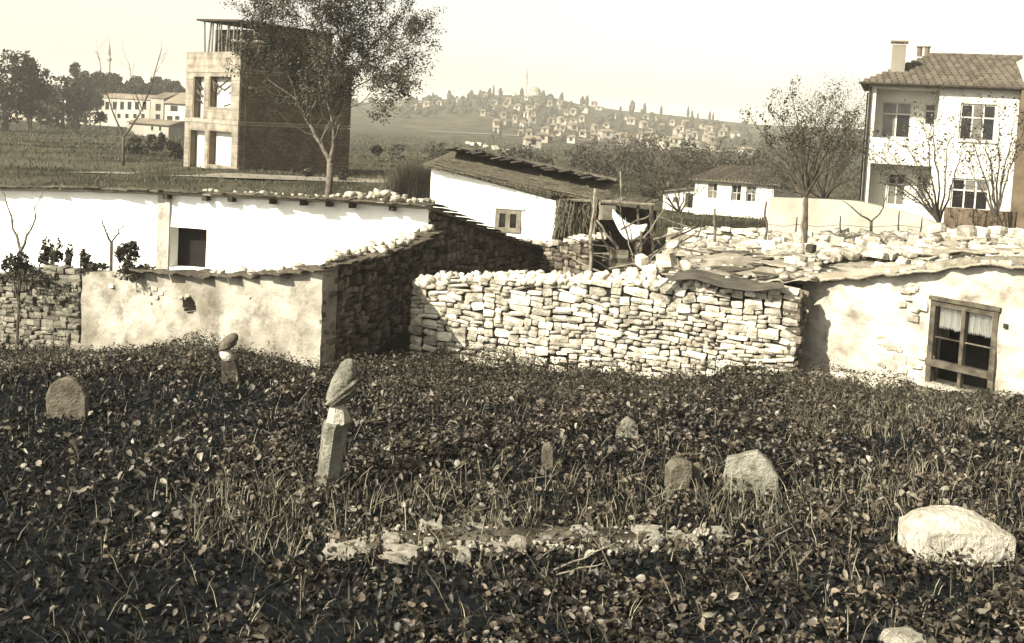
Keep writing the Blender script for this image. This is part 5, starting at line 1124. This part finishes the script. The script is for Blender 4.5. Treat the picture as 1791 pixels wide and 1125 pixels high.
for k, me in enumerate(cyp):
    mb = MB(); tall = k < 2
    zs = [0, .12, .3, .5, .7, .88, 1]; rr = [.05, .6, .9, 1, .75, .45, .05] if tall else [.2, .8, 1, 1, .9, .6, .15]
    mb.tube([(.1 * N3(z * 5, k), .1 * N3(z * 4, k, 4), z) for z in zs], rr, 7)
    mb.v = [(x * (1 + .5 * N3(x * 3 + k, y * 3, z * 7)), y * (1 + .5 * N3(x * 3, y * 3 + k, z * 7)), z + .06 * N3(x * 4, y * 4, k)) for x, y, z in mb.v]
    me.from_pydata(mb.v, [], mb.f); me.materials.append(LEAF_D)
def far_tree(px, py, hpx, wpx, D=None, kind=0, lb='dark cypress on the skyline of the far hill', g='cypresses on the far hill'):
    q = G(px, py, 300, 800)
    if q.y > 770: q.y = 750; q.x = (px - CX) / FPX * 750; q.z = gz(q.x, 750)
    o = bpy.data.objects.new('cypress_tree' if kind < 2 else 'round_tree', cyp[kind]); s_ = q.y / FPX; o.scale = (wpx * s_ / 2, wpx * s_ / 2, hpx * s_); o.location = (q.x, q.y, gz(q.x, q.y) - .3); o.rotation_euler.z = px; C.objects.link(o); T(o, lb, 'tree', g)
for (px, h_, w_) in [(757, 16, 5), (785, 18, 9), (863, 22, 4), (820, 10, 8), (1156, 20, 5), (1203, 24, 5), (1210, 18, 4), (1241, 20, 5), (1247, 18, 4), (1127, 22, 7), (1018, 20, 8), (1026, 22, 8), (982, 18, 8), (875, 16, 9), (1105, 24, 12), (1085, 12, 5), (1220, 14, 4), (700, 12, 6), (720, 10, 5), (840, 14, 8), (856, 16, 8), (912, 16, 8), (950, 14, 8)]:
    far_tree(px, interp(px, RIDGE) + 3, h_, w_, kind=int(px) % 2)
for k in range(270):
    px = rnd.uniform(700, 1310); lo = interp(px, RIDGE) + 3; py = rnd.uniform(lo, 250 + (px - 950) * .03 if px > 860 else lo + 30)
    far_tree(px, py, rnd.uniform(7, 15), rnd.uniform(6, 14), kind=2 + k % 2, lb='round dark tree among the village houses on the far hill', g='round trees on the far hill')
# ridge tree line left of the big hill and behind the tree
for k in range(40):
    px = rnd.uniform(330, 860); far_tree(px, interp(px, RIDGE) + rnd.uniform(1, 5), rnd.uniform(6, 11), rnd.uniform(8, 16), kind=2 + k % 2, lb='round dark tree on the left skyline of the far hill', g='skyline trees left of the mosque')
# pale road at the foot of the hill, path by the brick building
def strip(name, pts, w_, m, lift=.06):
    mb = MB(); q = [Vector(p) for p in pts]; fine = []
    for a, b in zip(q, q[1:]):
        n = max(1, int((b - a).length / 6))
        fine += [a.lerp(b, i / n) for i in range(n)]
    fine.append(q[-1]); 
    for i, p in enumerate(fine):
        d = fine[min(i + 1, len(fine) - 1)] - fine[max(i - 1, 0)]; s_ = Vector((d.y, -d.x, 0)).normalized() * w_ / 2
        for k in (-1, 0, 1): v = p + s_ * k; mb.v.append((v.x, v.y, gz(v.x, v.y) + lift))
    for i in range(len(fine) - 1):
        for k in (0, 1): a = i * 3 + k; mb.f.append((a, a + 1, a + 4, a + 3))
    return T(mb.build(name, m), kind='structure')
strip('hill_road', [G(740, 231, 200, 600), G(860, 237, 200, 600), G(960, 243, 200, 600), G(1100, 252, 200, 600), G(1300, 268, 200, 600)], 9, PATH, .5)
strip('path', [Vector((-26, 66, 0)), Vector((-17, 62.5, 0)), Vector((-11, 60, 0)), Vector((-5, 60, 0))], 3.2, PATH, .07)
# ================================================================== GRAVESTONES
def revolve_shape(rings, m, name, parent, n=16, smooth=True):   # rings: (centre, radius x, radius y, tilt)
    mb = MB()
    for (c, rx, ry, ti) in rings:
        for k in range(n):
            a = 2 * math.pi * k / n; x, y = rx * math.cos(a), ry * math.sin(a); mb.v.append((c[0] + x, c[1] + y, c[2] + x * ti))
    for i in range(len(rings) - 1):
        for k in range(n): k2 = (k + 1) % n; mb.f.append((i * n + k, i * n + k2, (i + 1) * n + k2, (i + 1) * n + k))
    mb.f.append(tuple(range(n - 1, -1, -1))); mb.f.append(tuple((len(rings) - 1) * n + k for k in range(n)))
    return mb.build(name, m, parent, smooth)
b0 = P(572, 862, 13.0); g0 = gz(b0.x, b0.y); sc_ = 13 / FPX
ts = empty('turban_gravestone', (b0.x, b0.y, g0), 'tall leaning Ottoman gravestone with a pointed folded turban, left of centre', 'gravestone')
def gp(px, py, dy=0): return P(px, py, 13.0 + dy)
mb = MB(); pr = []
for (px, py, w_) in [(566, 890, 37), (571, 850, 38), (578, 800, 41), (585, 750, 45), (589, 737, 46)]:
    c = gp(px, py); hw = w_ * sc_ / 2
    pr.append([c + Vector((x * hw, y * hw, 0)) for x, y in [(-1.0, .1), (-.55, -.75), (.12, -.95), (.98, -.25), (1.0, .7), (.2, 1.0), (-.7, .8)]])
n7 = 7
for r_ in pr: mb.v += [tuple(q) for q in r_]
for i in range(4):
    for k in range(n7): k2 = (k + 1) % n7; mb.f.append((i * n7 + k, i * n7 + k2, (i + 1) * n7 + k2, (i + 1) * n7 + k))
mb.f.append(tuple(4 * n7 + k for k in range(n7))); mb.f.append(tuple(range(n7 - 1, -1, -1)))
mb.build('shaft', GRAVE, ts)
c1, c2_, c3_ = gp(589.5, 736), gp(591, 722), gp(591, 706)
revolve_shape([(gp(590, 739), 22 * sc_, 20 * sc_, 0), (gp(592, 730), 21 * sc_, 19 * sc_, -.05), (gp(592, 712), 16 * sc_, 15 * sc_, -.25), (gp(592, 704), 10 * sc_, 11 * sc_, -.3)], SLAB, 'neck', ts, 7, False)
# turban: body leaning right, diagonal folds
rings = []
prof = [(0, .30), (.05, .66), (.12, .86), (.22, .98), (.34, 1.0), (.46, .97), (.58, .89), (.70, .77), (.82, .62), (.90, .51), (.96, .38), (1.0, .15)]
def turban(root, bx, by, tx, ty, wmax, D, m, folds=True, tilt=.55, name='turban'):
    b, t = P(bx, by, D), P(tx, ty, D); s_ = D / FPX * wmax / 2; mb = MB(); n = 26; M_ = 46
    for i in range(M_ + 1):
        v = i / M_; rr = interp(v, prof); c = b.lerp(t, v)
        for k in range(n):
            a = 2 * math.pi * k / n; x, y = math.cos(a), math.sin(a)
            f_ = v - .17 * x * (-1)          # fold coordinate slants upward to the right
            ff = v - .20 * x
            bulge = 1.0
            if folds and ff < .34: bulge = .90 + .32 * abs(math.sin((ff + .05) * 24))
            elif folds and ff < .38: bulge = .90
            q = c + Vector((x * s_ * rr * bulge, y * s_ * rr * bulge * .9, x * s_ * tilt * rr * .6)); q += Vector((N3(q.x * 9, q.y * 9, q.z * 9), 0, 0)) * .006
            mb.v.append(tuple(q))
    for i in range(M_):
        for k in range(n): k2 = (k + 1) % n; mb.f.append((i * n + k, i * n + k2, (i + 1) * n + k2, (i + 1) * n + k))
    mb.f.append(tuple(range(n - 1, -1, -1))); mb.f.append(tuple(M_ * n + k for k in range(n)))
    return mb.build(name, m, root, True)
turban(ts, 591, 709, 608, 628, 51, 12.98, GRAVE)
# second turbaned stone near the wall
b0 = P(404, 665, 18.0); t2 = empty('turban_gravestone', (b0.x, b0.y, gz(b0.x, b0.y)), 'small turbaned gravestone with shadow-coloured shaft, tilted before the plastered wall', 'gravestone')
s2 = 18 / FPX; mb = MB()
prs = []
for (px, py, w_) in [(408, 690, 32), (405, 655, 30), (401, 632, 26), (399, 628, 22)]:
    c = P(px, py, 18.0); prs.append([c + Vector((x * w_ * s2 / 2, y * w_ * s2 / 3, 0)) for x, y in [(-1, -1), (1, -1), (1, 1), (-1, 1)]])
for r_ in prs: mb.v += [tuple(q) for q in r_]
for i in range(3):
    for k in range(4): k2 = (k + 1) % 4; mb.f.append((i * 4 + k, i * 4 + k2, (i + 1) * 4 + k2, (i + 1) * 4 + k))
mb.f += [(12, 13, 14, 15), (3, 2, 1, 0)]; mb.build('shaft', WOODD, t2)  # near-black material paints the shadow on this stone shaft
revolve_shape([(P(400, 630, 18), 12 * s2, 11 * s2, 0), (P(396, 622, 18), 12 * s2, 11 * s2, 0), (P(394, 612, 18), 10 * s2, 10 * s2, .2)], SLAB, 'neck', t2, 10)
rg = [(0, .55), (.15, .9), (.35, 1), (.6, .98), (.8, .8), (.94, .5), (1, .15)]
c_b, c_t = P(396, 612, 18), P(405, 583, 18)
revolve_shape([(c_b.lerp(c_t, v), 16 * s2 * r_, 15 * s2 * r_, .35) for v, r_ in [(0, .5), (.08, .85), (.2, 1.02), (.3, .93), (.42, 1.05), (.55, 1.0), (.7, .9), (.85, .68), (.95, .4), (1, .12)]], GRAVEB, 'turban', t2, 16)
def headstone(name, label, D, pts, m, thick=.12, yaw=0, lean=0, n_sub=3, cat='gravestone', rim=False):
    c = P(sum(p[0] for p in pts) / len(pts), max(p[1] for p in pts), D); V0 = [P(x, y, D) for x, y in pts]; mb = MB(); n = len(V0)
    fine = []
    for i in range(n):
        a, b = V0[i], V0[(i + 1) % n]
        for k in range(n_sub): q = a.lerp(b, k / n_sub); q += Vector((N3(q.x * 6, q.z * 6, D), 0, N3(q.z * 6, q.x * 6, D))) * .018; fine.append(q)
    off = Vector((0, thick, 0)); N_ = len(fine); cen = sum(fine, Vector()) / N_; rot = Matrix.Rotation(yaw, 3, 'Z') @ Matrix.Rotation(lean, 3, 'X')
    piv = Vector((cen.x, D, min(q.z for q in fine)))
    fr1 = [cen.lerp(q, .93) for q in fine]; 
    layers = [[q + Vector((0, -.018, 0)) for q in fr1], [q.copy() for q in fine], [q + off for q in fine], [q + off + Vector((0, .015, 0)) for q in fr1]]
    for L_ in layers: mb.v += [tuple(piv + rot @ (q - piv)) for q in L_]
    for l_ in range(3):
        for k in range(N_): k2 = (k + 1) % N_; mb.f.append((l_ * N_ + k, l_ * N_ + k2, (l_ + 1) * N_ + k2, (l_ + 1) * N_ + k))
    mb.v.append(tuple(piv + rot @ (cen + Vector((0, -.022, 0)) - piv))); ci = len(mb.v) - 1; mb.v.append(tuple(piv + rot @ (cen + off + Vector((0, .018, 0)) - piv)))
    for k in range(N_): k2 = (k + 1) % N_; mb.f.append((k2, k, ci)); mb.f.append((3 * N_ + k, 3 * N_ + k2, ci + 1))
    o = mb.build(name, m, None); bm = bmesh.new(); bm.from_mesh(o.data); bmesh.ops.recalc_face_normals(bm, faces=bm.faces); bm.to_mesh(o.data); bm.free()
    return T(o, label, cat)
headstone('headstone', 'round-topped brown headstone standing alone at the far left', 16.0, [(84, 760), (82, 692), (88, 676), (100, 664), (116, 660), (132, 666), (145, 680), (150, 695), (150, 760)], GRAVEB, .1, yaw=.1)
headstone('headstone', 'five-sided grey headstone leaning at the right of the graves', 13.5, [(1262, 890), (1263, 845), (1272, 806), (1324, 791), (1350, 812), (1361, 832), (1359, 885)], GRAVE, .14, yaw=-.25, lean=-.08)
headstone('broken_gravestone', 'stubby broken brown gravestone beside the five-sided headstone', 13.4, [(1170, 900), (1170, 850), (1172, 822), (1182, 811), (1198, 808), (1210, 812), (1212, 834), (1207, 850), (1204, 895)], GRAVEB, .2, yaw=.2)
headstone('grave_marker', 'small upright pale marker stone in the middle of the leaves', 14.0, [(949, 840), (948, 790), (952, 780), (962, 777), (967, 782), (968, 845)], GRAVEB, .09)
headstone('grave_marker', 'tilted triangular grey stone above the broken gravestone', 15.5, [(1079, 778), (1079, 757), (1090, 738), (1100, 732), (1112, 740), (1117, 752), (1116, 778)], GRAVE, .12, lean=-.2)
headstone('grave_marker', 'small white pointed stone in the grass below the hut window', 18.0, [(1586, 728), (1590, 712), (1600, 706), (1605, 712), (1608, 728)], SLAB, .08)
headstone('grave_marker', 'short stump stone touching the foot of the broken gravestone', 13.6, [(1214, 870), (1214, 815), (1224, 812), (1226, 870)], GRAVEB, .1)
# white rounded slab, lower right
sb = P(1680, 975, 11.3); mb = MB(); nx_, ny_ = 40, 16; s_ = 11.3 / FPX
V = []; 
W2 = 97 * s_; Dp = .5
for j in range(ny_ + 1):
    for i in range(nx_ + 1):
        u, v = i / nx_ * 2 - 1, j / ny_; x = sb.x + u * W2 * (1 - .12 * v) + .01; y = sb.y + Dp * v
        vv = min(1, v / .55); ztop = P(1680 + u * 99, 934 + u * 4, 11.3).z + (.125 * (1 - (1 - vv) ** 2) * max(0, 1 - ((u + .03) / .88) ** 2) ** .7 if v > 0.06 else 0)
        ztop -= .025 * abs(u) ** 9; y += .05 * abs(u) ** 6 * (1 - v); V.append((x, y + .02 * N3(x * 6, ztop * 8), ztop + .012 * N3(x * 7, y * 7) + .010 * N3(x * 19, y * 19)))
Fc = []; nb2 = nx_ + 1
for j in range(ny_):
    for i in range(nx_): a = j * nb2 + i; Fc.append((a, a + 1, a + nb2 + 1, a + nb2))
mb.v = V; mb.f = Fc; zlow = gz(sb.x, sb.y) - .15; ring = [i for i in range(nb2)] + [j * nb2 + nx_ for j in range(1, ny_ + 1)] + [ny_ * nb2 + i for i in range(nx_ - 1, -1, -1)] + [j * nb2 for j in range(ny_ - 1, 0, -1)]
prev = ring; 
for lv in range(1, 7):
    new = []
    for q in ring:
        x, y, z = V[q]; t = lv / 6; zz = lerp(z, zlow, t); new.append(len(mb.v)); mb.v.append((x + .03 * N3(x * 9, zz * 12, 3), y + .035 * N3(x * 11, zz * 14) - .01, zz))
    for k in range(len(ring)): k2 = (k + 1) % len(ring); mb.f.append((prev[k], new[k], new[k2], prev[k2]))
    prev = new
o = mb.build('stone_slab', SLAB, None); T(o, 'large white rough-hewn stone block with rounded top, lower right', 'stone block')
o = put_stone(stone_mesh(77, .6, .2, SLAB, 3), P(1585, 1140, 9.2), (.44, .35, .3), (.1, .1, .4), None, 'boulder'); o.data.polygons.foreach_set('use_smooth', [True] * len(o.data.polygons)); T(o, 'white boulder cut off by the bottom edge below the rounded block', 'stone')
# ================================================================== GRAVE KERB AND ITS STONES
V = []; Fc = []; nu, nv = 60, 14
kerbq = [G(560, 975, 8, 20), G(1260, 968, 8, 20), G(1230, 934, 8, 20), G(640, 932, 8, 20)]
for j in range(nv + 1):
    for i in range(nu + 1):
        u, v = i / nu, j / nv; q = kerbq[0].lerp(kerbq[1], u).lerp(kerbq[3].lerp(kerbq[2], u), v); e = min(1, 6 * min(u, 1 - u), 4 * min(v, 1 - v)); V.append((q.x, q.y, gz(q.x, q.y) - .03 + .13 * e + .03 * N3(q.x * 3, q.y * 3)))
for j in range(nv):
    for i in range(nu): a = j * (nu + 1) + i; Fc.append((a, a + 1, a + nu + 2, a + nu + 1))
T(fast('grave_earth', V, Fc, EARTH, smooth=True), kind='structure')
KS = [(606, 985, .50, .15, 'long rough kerb stone at the left front of the grave mound', 3), (704, 990, .38, .16, 'knobbly kerb stone sloping down right of the long one', 4), (683, 965, .22, .16, 'pointed white stone behind the kerb stones', 5), (754, 938, .30, .15, 'flat pale stone at the back of the grave mound', 6), (830, 938, .20, .10, 'small flat stone at the back edge right of the flat pale one', 7),
      (905, 976, .19, .19, 'curled white stone at the right of the grave mound', 8), (808, 990, .20, .17, 'rounded white stone in front of the grave mound', 9), (868, 980, .25, .12, 'grey wedge stone beside the curled white one', 10), (750, 965, .13, .1, 'little white stone in the middle of the mound', 11), (832, 968, .22, .05, 'thin white splinter lying on the mound', 2), (795, 952, .12, .1, 'tiny pale stone high on the mound', 1),
      (1142, 962, .20, .14, 'bright white stone with a stick, right end of the mound', 3), (1130, 946, .34, .1, 'flat pale ledge stone behind the bright white one', 4), (1205, 962, .18, .1, 'pale stone right of the bright white one', 5), (1256, 942, .16, .09, 'outermost small pale stone at the right end', 6), (1258, 955, .10, .08, 'outermost lower white pebble at the right end', 7), (1020, 948, .34, .10, 'flat brownish ledge stone in the centre of the mound', 8), (1055, 962, .10, .07, 'small white chip below the ledge stone', 9), (1180, 955, .22, .08, 'flat dull stone between the bright stones', 10), (958, 958, .12, .08, 'pale chip left of the ledge stone', 11)]
for k, (x, y, w_, h_, lb, si) in enumerate(KS):
    me = stone_mesh(200 + si, .5 if w_ < .36 else .25, .20, SLAB, 3); q = G(x, y, 8, 20); me.polygons.foreach_set('use_smooth', [False] * len(me.polygons))
    for v in me.vertices: v.co += Vector((N3(v.co.x * 7, v.co.y * 7, v.co.z * 7 + k), 0, N3(v.co.y * 7, v.co.x * 7, v.co.z * 7 + k))) * .08
    o = put_stone(me, q + Vector((0, 0, h_ * .35 + .05)), (w_ * .85, w_ * .5, h_ * .9), (0, .0, .15 * N3(k, 3) * 4), None, 'kerb_stone'); T(o, lb, 'stone', 'stones of the grave mound')
from mathutils import Euler
POOL.sort(key=lambda q: -q[0]); rest = {}
for k, (sz_, me, c_, s3, ro, lb, ct, gr) in enumerate(POOL):
    if k < 290: T(put_stone(me, c_, s3, ro, None, 'loose_stone'), lb, ct, gr)
    else: rest.setdefault((gr, me.materials[0].name), []).append((me, Matrix.LocRotScale(c_, Euler(ro), s3)))
for (gr, _), it in rest.items(): T(joined('small_rubble', it, None), 'small rubble lying among the ' + gr, None, None, 'stuff')
# ================================================================== GROUND COVER
def in_yard(x, y):                                       # behind the walls: no cemetery growth
    for fr in (F1, F8, F9, F3):
        q = Vector((x, y, 0)) - fr.A; a, t = q.dot(fr.u), q.dot(fr.n)
        if -.3 < a < fr.L + .3 and t < .06 and t > -12: return True
    q = Vector((x, y, 0)) - F2.A; a, t = q.dot(F2.u), q.dot(F2.n)
    return 0 < a < F2.L and t < .04 and t > -3
def scatter(n, seed, dens, ymin=7.6, ymax=25.5, power=1.0):
    r = np.random.default_rng(seed); out = []
    while len(out) < n:
        y = ymin + (ymax - ymin) * r.random() ** power; x = r.uniform(-1, 1) * (y * .53 + .6)
        if in_yard(x, y): continue
        px, py = proj((x, y, .4))
        if r.random() > dens(px, py, x, y): continue
        out.append((x, y))
    return out
def clump(x, y): return .5 + .5 * N3(x * 1.1, y * 1.1, 11) + .35 * N3(x * 3.1, y * 3.1, 5)
def mound_of(px, py):                                    # bare grave mound stays clear
    return 570 < px < 1240 and 940 < py < 978
def dleaf(px, py, x, y):
    if mound_of(px, py): return .22
    c = max(0, clump(x, y)); d = .04 + 1.3 * c ** 1.8
    d *= interp(px, [(0, .05), (200, .16), (420, .5), (620, .9), (1791, 1)]) if py > 640 else 1
    if py > 1000: d *= interp(px, [(0, .25), (300, .3), (560, .45), (640, .35), (850, .5), (1000, 1), (1330, .9), (1400, .35), (1560, .3), (1600, .9), (1791, .9)])
    return min(1, d)
pts = scatter(46000, 1, dleaf, power=.85); r = np.random.default_rng(5)
hgt = np.array([.03 + .30 * max(0, clump(x * 1.3 + 5, y * 1.3)) for x, y in pts]); c = np.array([(x, y, gz(x, y)) for x, y in pts]); gzc = c[:, 2].copy(); c[:, 2] += hgt * r.uniform(.1, 1, len(pts))
T(leaf_mesh('ground_cover_leaves', c, (.028 + .075 * r.random(len(pts)) ** 1.8), LEAF_G, up=.3, aspect=.62, fold=.5, seed=8), 'dark tangle of low leaves covering the graveyard', None, None, 'stuff')
pts = scatter(2300, 2, lambda px, py, x, y: min(1, .2 + .8 * clump(x, y)) * (interp(py, [(640, .3), (760, 1), (900, 1), (1000, .3), (1125, .15)])), power=.8); c = np.array([(x, y, gz(x, y) + .04 + .24 * max(0, clump(x * 1.3 + 5, y * 1.3)) * r.uniform(.6, 1.05)) for x, y in pts])
T(leaf_mesh('large_pale_leaves', c, r.uniform(.045, .125, len(c)), LEAF_B, up=.3, aspect=.7, fold=.6, seed=9), 'scattered broad pale leaves', None, None, 'stuff')
pts = scatter(34000, 7, lambda px, py, x, y: .12 if mound_of(px, py) else .5 + .5 * clump(x, y), power=.85); r = np.random.default_rng(15)
c = np.array([(x, y, gz(x, y) + (.02 + .13 * max(0, clump(x * 1.3 + 5, y * 1.3))) * random.random()) for x, y in pts])
T(leaf_mesh('shaded_ground_leaves', c, r.uniform(.04, .11, len(c)), LEAF_K, up=.2, aspect=.7, fold=.5, seed=18), 'shade-coloured blackish leaves low on the graveyard ground', None, None, 'stuff')
r = np.random.default_rng(41); 
GR = [(570, 860), (605, 640), (117, 730), (1310, 862), (1190, 865), (958, 820), (1097, 765), (1680, 960), (400, 660), (1597, 725), (1600, 1110)]
def near_stone(px, py): return any(abs(px - a) < 75 and -10 < py - b < 120 for a, b in GR) or (520 < px < 1290 and 925 < py < 1060)
cl = scatter(300, 41, lambda px, py, x, y: 0 if near_stone(px, py) else min(1, max(0, clump(x, y) * 1.6 - .5)) * interp(px, [(0, .05), (300, .3), (600, 1), (1791, 1)]) * (1 if py < 980 else .5), power=.85)
cc_, ss_ = [], []
for x, y in cl:
    R_ = r.uniform(.12, .34); H_ = R_ * r.uniform(.6, 1.0); m_ = int(26 + 190 * R_); th = r.uniform(0, 6.283, m_); rr = R_ * np.sqrt(r.random(m_))
    for t_, q_ in zip(th, rr): cc_.append((x + q_ * math.cos(t_), y + q_ * math.sin(t_), gz(x, y) + .04 + H_ * (1 - (q_ / R_) ** 2) * r.uniform(.7, 1.05))); ss_.append(r.uniform(.5, 1) * (.05 + .14 * R_))
T(leaf_mesh('leafy_clumps', cc_, ss_, LEAF_G, up=.5, aspect=.8, fold=.6, seed=42), 'thick ivy-like clumps heaped over the graves', None, None, 'stuff')
pts = scatter(9000, 43, lambda px, py, x, y: .08 if mound_of(px, py) else .3 + .7 * clump(x + 3, y), power=.85)
T(blades('tangled_stems', np.array([(x, y, gz(x, y) + .03 + .12 * random.random()) for x, y in pts]), r.uniform(.08, .16, len(pts)), r.uniform(.004, .008, len(pts)), BARKD, lean=1.6, seed=44), 'tangled thin stems creeping between the leaves', None, None, 'stuff')
peb = []
for k in range(420):
    q = G(random.uniform(570, 1245), random.uniform(936, 982), 8, 20); s_ = random.uniform(.012, .05); peb.append((random.choice(RUB), Matrix.LocRotScale(q + Vector((0, 0, .07)), Euler((random.random() * 3, random.random() * 3, random.random() * 6)), Vector((s_ * 1.4, s_, s_ * .7)))))
T(joined('pebbles', peb, None), 'small pebbles strewn over the grave mound', None, None, 'stuff')
# weeds banked against the walls and rough grass on the right
def dweed(px, py, x, y):
    t = 0
    if 640 < px < 1420 and 590 < py < 690: t = 1.2 - (py - 600) / 110
    if px > 1380 and py < 760: t = max(t, 1.1 - max(0, py - 700) / 80)
    if 300 < px < 440 and py < 660: t = max(t, .9)
    if py < 650 and px < 640: t = max(t, .45)
    return t * (.35 + .8 * clump(x * 1.6, y * 1.6))
pts = scatter(34000, 3, dweed, ymin=15, power=.7)
def wh(x, y):
    px, py = proj((x, y, .3)); return .10 + .34 * max(0, clump(x * 1.6 + 9, y * 1.6)) + (.32 * math.exp(-((px - 850) / 90) ** 2) + .16 * math.exp(-((px - 360) / 40) ** 2) + .2 * math.exp(-((px - 1240) / 40) ** 2)) * (py < 650)
c = np.array([(x, y, gz(x, y) + wh(x, y) * random.random() ** .7) for x, y in pts])
c = c[[not (proj(q)[0] > 1600 and proj(q)[1] < 684) for q in c]]
T(leaf_mesh('wall_foot_weeds', c, r.uniform(.03, .075, len(c)), WEED, up=.3, aspect=.5, seed=10), 'bushy low weeds banked along the foot of the walls', None, None, 'stuff')
def dgrass(px, py, x, y):
    t = .05
    if mound_of(px, py): return .10
    if 560 < px < 1480 and 850 < py < 945: t = .85 * max(0, 1.6 * clump(x * 1.3 + 4, y * 1.6) - .45)
    if px > 1480 and 820 < py < 960: t = .6 * max(0, 1.6 * clump(x * 1.3 + 4, y * 1.6) - .45)
    if 330 < px < 560 and 840 < py < 960: t = .45
    if px > 1380 and 650 < py < 770: t = max(t, .8)
    if py > 960: t = .03
    return t
pts = scatter(12000, 4, dgrass, power=.8); c = np.array([(x, y, gz(x, y)) for x, y in pts])
hb = np.array([(.10 + .30 * random.random() ** 2) * (.75 if proj((x, y, .4))[1] < 780 else 1) for x, y in pts])
T(blades('dry_grass', c, hb, r.uniform(.006, .014, len(c)), GRASS, lean=.35, seed=5), 'tufts of dry grass among the graves', None, None, 'stuff')
mb = MB(); rnd = random.Random(121)
for k in range(150):                                      # dead stalks
    px = rnd.uniform(340, 1700); py = rnd.uniform(820, 1000) if k % 3 else rnd.uniform(700, 1090); q = G(px, py, 7, 25); L_ = rnd.uniform(.15, .5)
    d = Vector((rnd.gauss(0, .6), rnd.gauss(0, .3), rnd.uniform(.3, 1))).normalized(); mb.tube([q, q + d * L_ * .5 + Vector((0, 0, .03)), q + d * L_], [.006, .005, .003], 4, cap=False)
T(mb.build('dead_stalks', GRASS, None), 'thin dead stalks poking out of the leaves', None, None, 'stuff')
for k, (xa, ya, xb, yb, lb) in enumerate([(965, 1012, 1075, 950, 'pale curved dead branch below the grave mound'), (972, 1024, 1055, 985, 'second pale dead branch under the curved one'), (1395, 1003, 1420, 962, 'short pale stick standing in the dark leaves, right of centre'), (385, 858, 435, 895, 'thin pale branch slanting through the leaves left of the turbaned stone'), (437, 900, 443, 952, 'pale upright stalk below the slanting branch'), (1130, 965, 1142, 948, 'tiny stick against the bright white stone')]):
    q0, q1 = G(xa, ya, 7, 25), G(xb, yb, 7, 25); q0.z += .08; q1 = P(xb, yb, q0.y + .12); T(wob_tube(q0, q1, .012, .006, .08, 5, 6, 130 + k).build('dead_branch', WOODP, None), lb, 'branch', 'dead branches among the leaves')
# rough field grass and scrub beyond the houses
r = np.random.default_rng(31); n = 70000; D = 38 + 300 * r.random(n) ** 1.8; x = r.uniform(-1, 1, n) * D * .53
keep = ~((D < 46) & (x > 8)); D, x = D[keep], x[keep]; c = np.array([(a, b, gz(a, b) - .03) for a, b in zip(x, D)])
s_ = .25 + D / 160; T(blades('field_scrub', c, r.uniform(.4, 1.3, len(D)) * (.12 + D / 480), .03 + D / 2200, GRASSF, lean=.6, seed=6), 'rough grass and scrub of the fields beyond the houses', None, None, 'stuff')
# ================================================================== HAZE
mb = MB(); mb.box((0, 1800, 22), (6400, 3700, 74)); hz = mb.build('haze', bpy.data.materials.new('haze_air'), None); m = hz.data.materials[0]; m.use_nodes = True; n_ = m.node_tree
n_.nodes.clear(); ou = n_.nodes.new('ShaderNodeOutputMaterial'); pv = n_.nodes.new('ShaderNodeVolumePrincipled'); pv.inputs['Color'].default_value = (1.0, .97, .86, 1); pv.inputs['Density'].default_value = .0004; pv.inputs['Anisotropy'].default_value = 0.0
n_.links.new(pv.outputs[0], ou.inputs['Volume']); T(hz, kind='stuff')
